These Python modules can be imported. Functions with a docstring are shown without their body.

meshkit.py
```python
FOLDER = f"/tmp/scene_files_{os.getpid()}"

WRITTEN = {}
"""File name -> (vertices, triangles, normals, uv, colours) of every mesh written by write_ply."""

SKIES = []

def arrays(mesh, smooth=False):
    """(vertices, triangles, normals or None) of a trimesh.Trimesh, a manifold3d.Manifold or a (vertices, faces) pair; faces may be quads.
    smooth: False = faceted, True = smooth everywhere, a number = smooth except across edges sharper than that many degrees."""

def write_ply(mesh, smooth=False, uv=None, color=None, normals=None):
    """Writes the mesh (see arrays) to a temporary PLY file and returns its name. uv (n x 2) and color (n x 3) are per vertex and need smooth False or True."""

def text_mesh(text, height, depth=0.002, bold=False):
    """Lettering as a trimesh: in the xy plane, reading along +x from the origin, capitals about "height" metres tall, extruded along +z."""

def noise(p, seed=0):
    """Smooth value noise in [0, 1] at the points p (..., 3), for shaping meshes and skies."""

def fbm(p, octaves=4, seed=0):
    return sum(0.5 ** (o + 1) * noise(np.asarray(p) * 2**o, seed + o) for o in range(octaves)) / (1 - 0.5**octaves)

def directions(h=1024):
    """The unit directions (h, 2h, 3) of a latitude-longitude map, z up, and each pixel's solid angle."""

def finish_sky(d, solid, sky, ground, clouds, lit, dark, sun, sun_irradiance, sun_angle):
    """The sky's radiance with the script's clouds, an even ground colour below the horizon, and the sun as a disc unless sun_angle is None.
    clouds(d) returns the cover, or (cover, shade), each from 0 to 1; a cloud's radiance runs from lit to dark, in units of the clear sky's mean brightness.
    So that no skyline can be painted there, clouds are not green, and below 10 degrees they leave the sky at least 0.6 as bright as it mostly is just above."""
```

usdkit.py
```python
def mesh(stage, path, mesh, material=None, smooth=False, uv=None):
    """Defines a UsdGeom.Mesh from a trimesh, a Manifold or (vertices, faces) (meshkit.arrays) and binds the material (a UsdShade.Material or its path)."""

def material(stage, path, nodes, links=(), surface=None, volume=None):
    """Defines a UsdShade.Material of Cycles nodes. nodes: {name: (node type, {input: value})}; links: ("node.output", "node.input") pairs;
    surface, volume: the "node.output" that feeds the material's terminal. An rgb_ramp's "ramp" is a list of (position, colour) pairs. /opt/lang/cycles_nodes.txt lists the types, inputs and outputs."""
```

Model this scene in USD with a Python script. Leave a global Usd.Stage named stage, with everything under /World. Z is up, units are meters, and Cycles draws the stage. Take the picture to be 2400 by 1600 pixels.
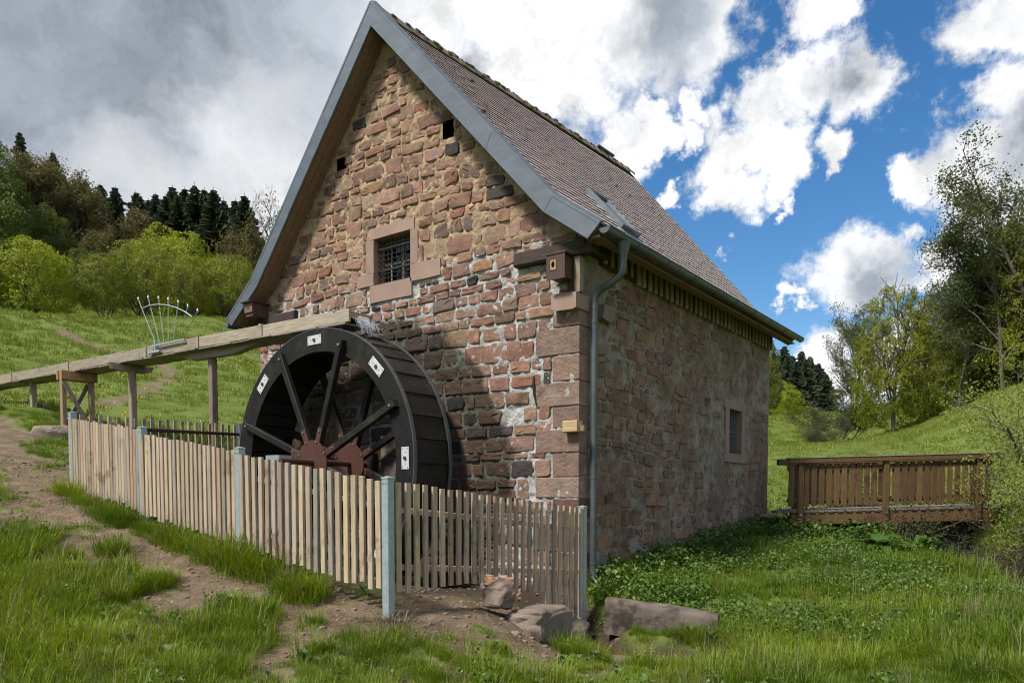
import math, random
import numpy as np
import trimesh, usdkit, meshkit
from pxr import Usd, UsdGeom, UsdLux, UsdShade, Gf, Sdf, Vt
from scipy.interpolate import RBFInterpolator
from shapely.geometry import Polygon, box as sbox

stage = Usd.Stage.CreateInMemory()
UsdGeom.SetStageUpAxis(stage, 'Z')
UsdGeom.SetStageMetersPerUnit(stage, 1.0)
UsdGeom.Xform.Define(stage, '/World')
UsdGeom.Scope.Define(stage, '/World/Looks')
rng = np.random.default_rng(7)
random.seed(7)

# ------------------------------------------------------------------ camera
CAM = np.array([9.277, -8.962, 2.0]); YAW, PITCH = 0.63, -0.048
FWD = np.array([-math.sin(YAW) * math.cos(PITCH), math.cos(YAW) * math.cos(PITCH), math.sin(PITCH)])
RGT = np.array([math.cos(YAW), math.sin(YAW), 0.0]); UPV = np.cross(RGT, FWD)
cam = UsdGeom.Camera.Define(stage, '/World/camera')
cam.CreateHorizontalApertureAttr(36.0); cam.CreateVerticalApertureAttr(36.0 * 682 / 1024)
cam.CreateFocalLengthAttr(26.548)
cam.CreateVerticalApertureOffsetAttr(6.578)
cam.CreateClippingRangeAttr(Gf.Vec2f(0.1, 5000))
m4 = Gf.Matrix4d(*RGT, 0, *UPV, 0, *(-FWD), 0, *CAM, 1)
cam.AddTransformOp().Set(m4)
cam.CreateExposureAttr(0.95)

# ------------------------------------------------------------------ sun and sky
SUN = np.array([-0.12, -0.56, 0.82]); SUN /= np.linalg.norm(SUN)
sun = UsdLux.DistantLight.Define(stage, '/World/sun')
sun.CreateIntensityAttr(0.92); sun.CreateAngleAttr(9.0); sun.CreateNormalizeAttr(True)
sun.CreateColorAttr(Gf.Vec3f(1.0, 0.95, 0.87))
z_ = SUN; x_ = np.cross([0, 0, 1], z_); x_ /= np.linalg.norm(x_); y_ = np.cross(z_, x_)
sun.AddTransformOp().Set(Gf.Matrix4d(*x_, 0, *y_, 0, *z_, 0, 0, 0, 0, 1))

SKY_STRENGTH = 0.15
def sky_material():
    N, L = {}, []
    N['tc'] = ('texture_coordinate', {})
    N['sky'] = ('sky_texture', {'sky_type': 'single_scattering', 'sun_disc': False, 'sun_elevation': math.asin(SUN[2]),
                                'sun_rotation': math.atan2(SUN[0], SUN[1]), 'altitude': 300.0, 'air_density': 1.0, 'aerosol_density': 0.6, 'ozone_density': 2.0})
    # a hazy ragged warp of the direction gives cauliflower edges
    N['wn'] = ('noise_texture', {'scale': 12.0, 'detail': 7.0, 'roughness': 0.62})
    N['wsub'] = ('vector_math', {'math_type': 'subtract', 'vector2': (0.5, 0.5, 0.5)})
    N['wsc'] = ('vector_math', {'math_type': 'scale', 'scale': 0.13})
    N['wadd'] = ('vector_math', {'math_type': 'add'})
    L += [('tc.generated', 'wn.vector'), ('wn.color', 'wsub.vector1'), ('wsub.vector', 'wsc.vector1'), ('tc.generated', 'wadd.vector1'), ('wsc.vector', 'wadd.vector2')]
    def blobs(tag, items, src):
        last = None
        for i, (d, r) in enumerate(items):
            a, b = f'{tag}d{i}', f'{tag}m{i}'
            d = np.array(d); d = d / np.linalg.norm(d)
            N[a] = ('vector_math', {'math_type': 'distance', 'vector2': tuple(d)})
            N[b] = ('map_range', {'range_type': 'linear', 'from_min': r, 'from_max': 0.0, 'to_min': 0.0, 'to_max': 1.0, 'clamp': True})
            L.extend([(src, a + '.vector1'), (a + '.value', b + '.value')])
            cur = b + '.result'
            if last:
                c = f'{tag}x{i}'
                N[c] = ('math', {'math_type': 'smoothmax', 'value3': 0.05})
                L.extend([(last, c + '.value1'), (cur, c + '.value2')]); cur = c + '.value'
            last = cur
        return last
    cover = blobs('c', CLOUDS, 'wadd.vector')
    # elsewhere: unseen broken cloud, its cover raised to lift the ambient light
    N['gn'] = ('noise_texture', {'scale': 3.2, 'detail': 3.0, 'roughness': 0.5})
    N['gm'] = ('map_range', {'from_min': 0.42, 'from_max': 0.68, 'to_min': 0.0, 'to_max': 1.0, 'clamp': True})
    N['dot'] = ('vector_math', {'math_type': 'dot_product', 'vector2': (-0.44, 0.80, 0.40)})
    N['inv'] = ('map_range', {'from_min': 0.70, 'from_max': 0.45, 'to_min': 0.0, 'to_max': 1.0, 'clamp': True})
    N['gmul'] = ('math', {'math_type': 'multiply'})
    N['cov'] = ('math', {'math_type': 'maximum'})
    L += [('wadd.vector', 'gn.vector'), ('gn.fac', 'gm.value'), ('tc.generated', 'dot.vector1'), ('dot.value', 'inv.value'),
          ('gm.result', 'gmul.value1'), ('inv.result', 'gmul.value2'), (cover, 'cov.value1'), ('gmul.value', 'cov.value2')]
    # fine break-up
    N['fn'] = ('noise_texture', {'scale': 19.0, 'detail': 9.0, 'roughness': 0.66})
    N['fs'] = ('math', {'math_type': 'multiply_add', 'value2': 1.1, 'value3': -0.52})
    N['sum'] = ('math', {'math_type': 'add'})
    N['mask'] = ('map_range', {'range_type': 'smoothstep', 'from_min': 0.16, 'from_max': 0.58, 'to_min': 0.0, 'to_max': 1.0, 'clamp': True})
    L += [('tc.generated', 'fn.vector'), ('fn.fac', 'fs.value1'), ('cov.value', 'sum.value1'), ('fs.value', 'sum.value2'), ('sum.value', 'mask.value')]
    # grey undersides
    grey = blobs('g', GREYS, 'wadd.vector')
    N['sn'] = ('noise_texture', {'scale': 7.0, 'detail': 4.0, 'roughness': 0.5})
    N['ss'] = ('math', {'math_type': 'multiply_add', 'value2': 1.5, 'value3': -0.75})
    N['gsum'] = ('math', {'math_type': 'add'})
    N['gr'] = ('map_range', {'range_type': 'smoothstep', 'from_min': 0.10, 'from_max': 0.95, 'to_min': 0.0, 'to_max': 1.0, 'clamp': True})
    N['ln'] = ('noise_texture', {'scale': 14.0, 'detail': 6.0, 'roughness': 0.6})
    N['lv'] = ('map_range', {'from_min': 0.35, 'from_max': 0.62, 'to_min': 0.70, 'to_max': 1.02, 'clamp': True})
    N['lit'] = ('vector_math', {'math_type': 'scale', 'vector1': CLOUD_LIT})
    L += [('wadd.vector', 'ln.vector'), ('ln.fac', 'lv.value'), ('lv.result', 'lit.scale'), ('lit.vector', 'ramp.a')]
    N['dn'] = ('noise_texture', {'scale': 5.5, 'detail': 7.0, 'roughness': 0.6}); N['dv'] = ('map_range', {'from_min': 0.35, 'from_max': 0.65, 'to_min': 0.95, 'to_max': 1.75, 'clamp': True}); N['drk'] = ('vector_math', {'math_type': 'scale', 'vector1': CLOUD_DARK})
    L += [('wadd.vector', 'dn.vector'), ('dn.fac', 'dv.value'), ('dv.result', 'drk.scale'), ('drk.vector', 'ramp.b')]
    N['ramp'] = ('mix_color', {'a': CLOUD_LIT, 'b': CLOUD_DARK, 'use_clamp': False})
    L += [('wadd.vector', 'sn.vector'), ('sn.fac', 'ss.value1'), (grey, 'gsum.value1'), ('ss.value', 'gsum.value2'), ('gsum.value', 'gr.value'), ('gr.result', 'ramp.fac')]
    N['sep'] = ('separate_xyz', {})
    N['hz'] = ('map_range', {'from_min': 0.30, 'from_max': 0.02, 'to_min': 0.0, 'to_max': 0.45, 'clamp': True})
    N['mix'] = ('mix_color', {'use_clamp': False})
    N['bg'] = ('background_shader', {'strength': SKY_STRENGTH})
    N['sat'] = ('hsv', {'saturation': SKY_SAT, 'value': SKY_VAL})
    L += [('sky.color', 'sat.color'), ('mask.result', 'mix.fac'), ('sat.color', 'mix.a'), ('ramp.result', 'mix.b'), ('mix.result', 'bg.color')]
    return usdkit.material(stage, '/World/Looks/sky', N, L, surface='bg.background')

SKY_SAT, SKY_VAL = 1.32, 0.50
CLOUD_LIT, CLOUD_DARK = (3.9, 3.95, 4.0), (.95, 1.08, 1.27)
CLOUDS = [  # direction, angular radius
    ((-0.873, 0.256, 0.416), .44), ((-0.813, 0.401, 0.421), .36), ((-0.80, 0.464, 0.30), .26), ((-0.716, 0.513, 0.474), .29), ((-0.614, 0.604, 0.509), .26),
    ((-0.62, 0.65, 0.33), .20), ((-0.53, 0.685, 0.53), .23), ((-0.40, 0.755, 0.55), .17), ((-0.47, 0.745, 0.475), .10), ((-0.335, 0.805, 0.52), .09),
    ((-0.433, 0.805, 0.402), .055), ((-0.396, 0.818, 0.416), .035), ((-0.225, 0.865, 0.445), .062), ((-0.175, 0.884, 0.432), .058), ((-0.265, 0.858, 0.422), .062),
    ((-0.324, 0.860, 0.385), .060), ((-0.285, 0.868, 0.398), .062), ((-0.321, 0.88, 0.349), .050), ((-0.215, 0.902, 0.370), .040), ((-0.28, 0.884, 0.365), .045), ((-0.37, 0.835, 0.405), .025), ((-0.345, 0.82, 0.43), .035),
    ((-0.210, 0.947, 0.243), .066), ((-0.180, 0.951, 0.240), .066), ((-0.195, 0.946, 0.258), .06), ((-0.060, 0.919, 0.39), .055), ((-0.090, 0.938, 0.328), .07), ((-0.03, 0.93, 0.35), .09),
    ((-0.14, 0.93, 0.335), .035), ((-0.215, 0.835, 0.51), .05), ((-0.045, 0.882, 0.475), .075), ((-0.118, 0.958, 0.25), .045), ((-0.075, 0.955, 0.28), .06), ((-0.235, 0.96, 0.145), .06), ((-0.19, 0.975, 0.14), .05),
    ((-0.13, 0.98, 0.15), .07), ((-0.153, 0.948, 0.28), .026), ((-0.384, 0.852, 0.352), .022), ((-0.271, 0.934, 0.228), .020), ((-0.31, 0.93, 0.20), .02), ((-0.225, 0.905, 0.345), .018),
    ((-0.40, 0.80, 0.43), .03), ((-0.34, 0.90, 0.28), .018), ((-0.27, 0.90, 0.335), .018)]
GREYS = [((-0.90, 0.22, 0.42), .62), ((-0.83, 0.38, 0.44), .40), ((-0.80, 0.44, 0.40), .24), ((-0.76, 0.45, 0.49), .32), ((-0.70, 0.49, 0.54), .26), ((-0.365, 0.785, 0.50), .085), ((-0.182, 0.95, 0.240), .075), ((-0.185, 0.878, 0.44), .06),
         ((-0.05, 0.93, 0.345), .06), ((-0.60, 0.68, 0.42), .06), ((-0.55, 0.69, 0.48), .05)]
dome = UsdLux.DomeLight.Define(stage, '/World/sky')
UsdShade.MaterialBindingAPI.Apply(dome.GetPrim()).Bind(sky_material())
dome.GetPrim().SetCustomDataByKey('kind', 'structure'); dome.GetPrim().SetCustomDataByKey('label', 'blue spring sky with white and grey broken clouds')

# ------------------------------------------------------------------ terrain
CTRL = np.array([
    # around the camera and the foreground
    (9.28, -8.96, .16), (7, -12, .05), (12, -12, .0), (2.45, -6.5, .45), (6.0, -4.6, .29), (9.0, -1.7, .38), (4.6, -6.2, .32), (-1.0, -8.0, .95), (-6, -10, 1.8), (14, -6, .3), (1.5, -5.2, .93), (-1.2, -5.4, 1.35), (5.2, -2.5, .30), (4.95, -1.8, .16),
    # fence line
    (3.83, -3.6, .775), (1.37, -3.6, 1.29), (-.84, -3.6, 1.65), (-2.86, -3.6, 2.13), (4.05, -2.2, .72), (4.5, -2.9, .62), (3.9, -1.2, .42), (-5.5, -3.8, 2.55),
    # mill side
    (3.9, .6, .55), (3.8, 1.8, .77), (3.8, 3.5, .86), (3.8, 5, .98), (3.8, 6.6, 1.07), (3.8, 9, 1.06), (3, 13, 1.1), (-3.9, 0.2, 2.45), (-3.9, 9, 2.3), (-.5, 13, 1.7),
    # right lawn
    (6.4, .3, .34), (8.0, 2.0, .48), (6.0, 5.0, .85), (9.0, 2.6, .58), (11.5, 4.0, .75), (10.2, 6.8, 1.0), (5.0, 8.3, 1.0), (6.0, 7.2, .85), (7.4, 4.5, .72), (12, 1, .6), (9.2, -.2, .42),
    # left bank under the channel
    (-7.2, -.5, 3.05), (-9.2, -.9, 3.25), (-12.2, -.5, 4.25), (-6, -6, 2.5), (-10, -6, 3.0), (-5, 1.5, 2.75), (-14, -4, 3.7), (-18, -2, 4.6),
    # left meadow
    (-18, 6, 6.1), (-30, 14, 9.8), (-12, 12, 5.2), (-25, 25, 9.6), (-55.7, 24.1, 16.6), (-49, 28.8, 17.2), (-64.6, 17.6, 17.2), (-40, 38, 14.0), (-62, 5, 16.5), (-30, -10, 6.5), (-60, -30, 12),
    # wooded hill on the left
    (-90, 45, 25), (-100, 30, 33), (-80, 65, 23), (-110, 5, 40), (-60, 80, 18), (-150, 60, 55), (-100, 110, 30), (-150, -40, 45),
    # valley and slope on the right
    (5, 16, 1.6), (12, 14, 2.3), (0, 25, 3.0), (2, 45, 5.2), (-5, 70, 8.4), (9, 30, 4.4), (14, 24, 5.0), (14, 40, 10.0), (6, 44, 7.6), (3.8, 48.9, 8.0), (-.6, 45.7, 5.5), (19, 33, 9.6), (24, 24, 9), (30, 35, 14), (22, 50, 15), (12, 55, 12), (10, 90, 17), (-31, 135, 14.5), (-45, 188, 17.5), (-5.6, 57, 5.3), (-8, 72, 6.6), (-8, 80, 7.2), (20, 190, 26), (20, 10, 3.0), (22, 16, 5.0), (40, 10, 10), (40, 70, 20), (60, 40, 22), (30, -10, 2), (15, -20, 0),
    (0, 400, 35), (-300, 250, 60), (-300, -100, 55), (0, -300, 5), (300, 0, 40), (250, 250, 50), (-60, 140, 22), (500, 500, 60), (-500, 500, 60), (-500, -500, 50), (500, -500, 40), (0, 600, 45), (-600, 0, 60), (600, 0, 50), (0, -600, 20)], float)
_rbf = RBFInterpolator(CTRL[:, :2], CTRL[:, 2], kernel='linear', smoothing=0.0)
def sst(x, a, b):
    t = np.clip((x - a) / (b - a), 0, 1); return t * t * (3 - 2 * t)
def seg_dist(x, y, pts):
    best = np.full(np.shape(x), 1e9); tt = np.zeros(np.shape(x))
    for i, ((ax, ay), (bx, by)) in enumerate(zip(pts[:-1], pts[1:])):
        dx, dy = bx - ax, by - ay
        t = np.clip(((x - ax) * dx + (y - ay) * dy) / (dx * dx + dy * dy), 0, 1)
        d = np.hypot(x - ax - t * dx, y - ay - t * dy)
        tt = np.where(d < best, i + t, tt); best = np.minimum(best, d)
    return best, tt
DITCH = [(1.9, .0), (3.5, -.30), (4.2, -.5), (4.75, -1.05), (5.3, -1.25), (6.0, -1.0)]
STREAM = [(4.6, 16.5), (6.0, 12.2), (6.95, 9.7), (7.95, 7.9), (9.05, 6.0), (10.0, 3.6), (11.5, .5), (14, -4), (18, -12)]
def terrain_raw(x, y):
    p = np.stack([np.ravel(x), np.ravel(y)], 1)
    out = np.empty(len(p))
    for i in range(0, len(p), 200000):
        out[i:i + 200000] = _rbf(p[i:i + 200000])
    return out.reshape(np.shape(x))
def terrain(x, y, raw=terrain_raw):
    x = np.asarray(x, float); y = np.asarray(y, float)
    z = raw(x, y)
    # the wheel pit inside the fence
    px = sst(x, -3.2, -2.3) * (1 - sst(x, 1.9, 3.1)); py = sst(y, -2.7, -1.5)
    py = py * (1 - sst(y, .8, 1.2))
    z = z + (np.minimum(z, .12) - z) * px * py
    d, t = seg_dist(x, y, DITCH)
    k = 1 - sst(d, .16, .62); k = k * (1 - .35 * sst(t, 4.2, 5))
    z = z + (np.minimum(z, .02) - z) * k
    d, t = seg_dist(x, y, STREAM)
    k = 1 - sst(d, .5, 1.25)
    z = z + (np.minimum(z, .08 + .25 * sst(y, 8, 16)) - z) * k
    return z
def lumps(x, y):
    q = np.stack([x, y, 0 * x], -1)
    far = np.hypot(x - CAM[0], y - CAM[1])
    return (meshkit.fbm(q * 1.3, 4, 3) - .5) * .16 * (.45 + .55 * sst(far, 8, 30)) + (meshkit.fbm(q * 6.0, 3, 9) - .5) * .045 + (meshkit.fbm(q * .16, 3, 5) - .5) * 1.1 * sst(far, 25, 60)
# --- terrain end

# ------------------------------------------------------------------ helpers
TAKEN, BASE = {}, {}
def numbered(parent, name):
    k = TAKEN.get((parent, name), 0); TAKEN[(parent, name)] = k + 1
    return f'{parent}/{name}' if k == 0 else f'{parent}/{name}_{k:03d}'
def say(prim, label=None, cat=None, group=None, kind=None):
    for k, v in (('label', label), ('category', cat), ('group', group), ('kind', kind)):
        if v: prim.SetCustomDataByKey(k, v)
def thing(name, label, cat, loc=(0, 0, 0), group=None):
    p = numbered('/World', name)
    x = UsdGeom.Xform.Define(stage, p); x.AddTranslateOp().Set(Gf.Vec3d(*map(float, loc)))
    BASE[p] = np.array(loc, float); say(x.GetPrim(), label, cat, group)
    return p
class MB:
    def __init__(s): s.v, s.f, s.t, s.n = [], [], [], 0
    def add(s, V, F, tone=(1, 1, 1)):
        V = np.asarray(V, float); F = np.asarray(F, int)
        if F.shape[1] == 4: F = np.vstack([F[:, [0, 1, 2]], F[:, [0, 2, 3]]])
        s.v.append(V); s.f.append(F + s.n); s.n += len(V)
        t = np.asarray(tone, float); s.t.append(np.broadcast_to(t, (len(V), 3)))
        return s
    def vf(s): return np.vstack(s.v), np.vstack(s.f), np.vstack(s.t)
def one(V, F, tone=(1, 1, 1)): return MB().add(V, F, tone)
def obj(parent, name, mb, mat, label=None, kind=None, smooth=False, cat=None, base=None):
    V, F, T = mb.vf()
    p = numbered(parent, name)
    b = BASE.get(parent, np.zeros(3)) if base is None else np.asarray(base, float)
    BASE[p] = b
    V = V - b
    if smooth:
        used = np.unique(F); re_ = np.full(len(V), -1); re_[used] = np.arange(len(used)); V, T, F = V[used], T[used], re_[F]
        m = trimesh.Trimesh(V, F, process=False)
        if smooth is not True:
            m = trimesh.graph.smooth_shade(m, angle=np.radians(smooth), facet_minarea=None)
            from scipy.spatial import cKDTree
            T = T[cKDTree(V).query(np.asarray(m.vertices))[1]]
        g = usdkit.mesh(stage, p, m, mat, smooth=True)
    else:
        g = usdkit.mesh(stage, p, (V, F), mat)
    UsdGeom.PrimvarsAPI(g).CreatePrimvar('tone', Sdf.ValueTypeNames.Color3fArray, 'vertex').Set(Vt.Vec3fArray.FromNumpy(np.asarray(T, np.float32)))
    say(g.GetPrim(), label, cat, None, kind)
    return p
def unit(v): v = np.asarray(v, float); return v / np.linalg.norm(v)
def beam(p0, p1, w, h, up=(0, 0, 1), c=.008, cut=None):
    """A chamfered timber from p0 to p1: w across, h along up."""
    p0, p1 = np.asarray(p0, float), np.asarray(p1, float)
    t = unit(p1 - p0); s = np.cross(t, up)
    if np.linalg.norm(s) < 1e-6: s = np.cross(t, (0, 1, 0))
    s = unit(s); u = np.cross(s, t)
    a, b = w / 2, h / 2; c = min(c, a * .6, b * .6)
    prof = [(a, b - c), (a - c, b), (-a + c, b), (-a, b - c), (-a, -b + c), (-a + c, -b), (a - c, -b), (a, -b + c)]
    V = [p + s * x + u * y for p in (p0, p1) for x, y in prof]
    F = [(i, (i + 1) % 8, 8 + (i + 1) % 8) for i in range(8)] + [(i, 8 + (i + 1) % 8, 8 + i) for i in range(8)]
    F += [(0, i, i + 1)[::-1] for i in range(1, 7)] + [(8, 8 + i, 9 + i) for i in range(1, 7)]
    F = [f[::-1] for f in F]
    return np.array(V), np.array(F)
def boxm(x0, x1, y0, y1, z0, z1, c=.006):
    dims = np.array([x1 - x0, y1 - y0, z1 - z0]); k = int(np.argmax(dims)); mid = np.array([(x0 + x1) / 2, (y0 + y1) / 2, (z0 + z1) / 2])
    e = np.zeros(3); e[k] = dims[k] / 2
    if k == 2: return beam(mid - e, mid + e, dims[0], dims[1], (0, 1, 0), c)
    if k == 1: return beam(mid - e, mid + e, dims[0], dims[2], (0, 0, 1), c)
    return beam(mid - e, mid + e, dims[1], dims[2], (0, 0, 1), c)
def tube(pts, r, sides=8, caps=True):
    p = np.asarray(pts, float); r = np.broadcast_to(r, len(p))
    t = np.gradient(p, axis=0); t /= np.linalg.norm(t, axis=1, keepdims=True) + 1e-12
    a = np.zeros_like(t); ref = np.array([0, 0, 1.]) if abs(t[0][2]) < .9 else np.array([1., 0, 0])
    prev = unit(np.cross(t[0], ref))
    for i in range(len(p)):
        q = prev - t[i] * (prev @ t[i]); prev = unit(q); a[i] = prev
    b = np.cross(t, a); g = np.arange(sides) * 2 * np.pi / sides
    V = (p[:, None] + r[:, None, None] * (np.cos(g)[None, :, None] * a[:, None] + np.sin(g)[None, :, None] * b[:, None])).reshape(-1, 3)
    F = []
    for i in range(len(p) - 1):
        for j in range(sides):
            k = (j + 1) % sides; q = [i * sides + j, i * sides + k, (i + 1) * sides + k, (i + 1) * sides + j]
            F += [(q[0], q[1], q[2]), (q[0], q[2], q[3])]
    if caps:
        n = len(V); V = np.vstack([V, p[:1], p[-1:]])
        for j in range(sides):
            k = (j + 1) % sides; F += [(n, k, j), (n + 1, (len(p) - 1) * sides + j, (len(p) - 1) * sides + k)]
    return V, np.array(F)
def disc(c, n, r, th, sides=20):
    c = np.asarray(c, float); n = unit(n); return tube([c - n * th / 2, c + n * th / 2], r, sides)
def prism(poly, h0, h1, frame):
    """poly (2-D, convex or mildly not) between heights h0 and h1; frame(u, v, h) -> xyz."""
    P = Polygon(poly)
    m = trimesh.creation.extrude_polygon(P, h1 - h0, engine='earcut')
    V = np.asarray(m.vertices); W = frame(V[:, 0], V[:, 1], V[:, 2] + h0)
    return W, np.asarray(m.faces)
def rock_mesh(seed, size, sub=2, rough=.28, box=.55):
    m = trimesh.creation.icosphere(subdivisions=sub); v = np.array(m.vertices)
    q = np.sign(v) * np.abs(v) ** box; q /= np.abs(q).max()
    n = meshkit.fbm(v * 1.4 + seed * 7.3, 3, seed) - .5; n2 = meshkit.fbm(v * 4 + seed, 2, seed + 5) - .5
    v = q * (1 + rough * 1.6 * n[:, None] + .12 * n2[:, None])
    return v * np.asarray(size), np.asarray(m.faces)

# ------------------------------------------------------------------ materials
def M(name, c1, c2, scale=6.0, stretch=(1, 1, 1), rough=.75, bump=.15, bscale=30.0, bdist=.01, c3=None, c3at=(.62, .72), c3scale=2.0, metallic=0.0, spec=.35, wet=False, coords='position', detail=6.0, tone=True, island=0.0, bstretch=None):
    N = {'geo': ('geometry', {}), 'map': ('mapping', {'scale': tuple(float(q) for q in stretch)}),
         'n1': ('noise_texture', {'scale': float(scale), 'detail': detail, 'roughness': .6}),
         'r1': ('rgb_ramp', {'ramp': [(.30, c1), (.70, c2)]}),
         'mapb': ('mapping', {'scale': tuple(float(q) for q in (bstretch or stretch))}),
         'n2': ('noise_texture', {'scale': float(bscale), 'detail': 7.0, 'roughness': .72}),
         'bump': ('bump', {'strength': float(bump), 'distance': float(bdist)}),
         'p': ('principled_bsdf', {'roughness': float(rough), 'metallic': float(metallic), 'specular_ior_level': float(spec)})}
    L = [('geo.position', 'map.vector'), ('geo.position', 'mapb.vector'), ('map.vector', 'n1.vector'), ('mapb.vector', 'n2.vector'), ('n1.fac', 'r1.fac'), ('n2.fac', 'bump.height'), ('bump.normal', 'p.normal')]
    col = 'r1.color'
    if c3 is not None:
        N['n3'] = ('noise_texture', {'scale': float(c3scale), 'detail': 7.0, 'roughness': .65})
        N['m3'] = ('map_range', {'range_type': 'smoothstep', 'from_min': c3at[0], 'from_max': c3at[1], 'to_min': 0.0, 'to_max': 1.0, 'clamp': True})
        N['x3'] = ('mix_color', {'b': tuple(c3)})
        L += [('geo.position', 'n3.vector'), ('n3.fac', 'm3.value'), ('m3.result', 'x3.fac'), (col, 'x3.a')]; col = 'x3.result'
    if tone:
        N['at'] = ('attribute', {'attribute': 'tone'}); N['xt'] = ('mix_color', {'blend_type': 'multiply', 'fac': 1.0, 'use_clamp': False})
        L += [(col, 'xt.a'), ('at.color', 'xt.b')]; col = 'xt.result'
    if island:
        N['isl'] = ('map_range', {'from_min': 0.0, 'from_max': 1.0, 'to_min': 1 - island, 'to_max': 1 + island}); N['hv'] = ('hsv', {})
        L += [('geo.random_per_island', 'isl.value'), ('isl.result', 'hv.value'), (col, 'hv.color')]; col = 'hv.color'
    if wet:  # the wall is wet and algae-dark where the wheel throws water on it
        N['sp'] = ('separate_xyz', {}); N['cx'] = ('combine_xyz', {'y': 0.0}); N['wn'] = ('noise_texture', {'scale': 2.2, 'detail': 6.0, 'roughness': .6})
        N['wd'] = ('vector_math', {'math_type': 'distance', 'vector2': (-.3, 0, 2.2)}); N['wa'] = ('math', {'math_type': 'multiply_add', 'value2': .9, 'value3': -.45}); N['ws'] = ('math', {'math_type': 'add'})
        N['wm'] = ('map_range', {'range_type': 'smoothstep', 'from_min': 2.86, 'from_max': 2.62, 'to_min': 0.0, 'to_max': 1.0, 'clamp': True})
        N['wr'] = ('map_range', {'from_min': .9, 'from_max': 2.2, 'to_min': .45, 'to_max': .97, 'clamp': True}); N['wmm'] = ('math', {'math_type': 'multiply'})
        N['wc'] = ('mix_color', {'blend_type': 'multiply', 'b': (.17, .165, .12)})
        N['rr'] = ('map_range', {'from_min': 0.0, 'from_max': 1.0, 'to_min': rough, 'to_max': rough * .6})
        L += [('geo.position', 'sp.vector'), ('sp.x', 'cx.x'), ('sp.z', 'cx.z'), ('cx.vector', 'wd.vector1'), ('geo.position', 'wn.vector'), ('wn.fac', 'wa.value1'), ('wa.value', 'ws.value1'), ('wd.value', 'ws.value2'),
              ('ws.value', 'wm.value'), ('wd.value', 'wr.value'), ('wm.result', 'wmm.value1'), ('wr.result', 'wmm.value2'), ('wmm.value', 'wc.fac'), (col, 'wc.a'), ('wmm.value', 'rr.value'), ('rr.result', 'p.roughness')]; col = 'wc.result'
    L.append((col, 'p.base_color'))
    return usdkit.material(stage, '/World/Looks/' + name, N, L, surface='p.BSDF')

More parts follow.
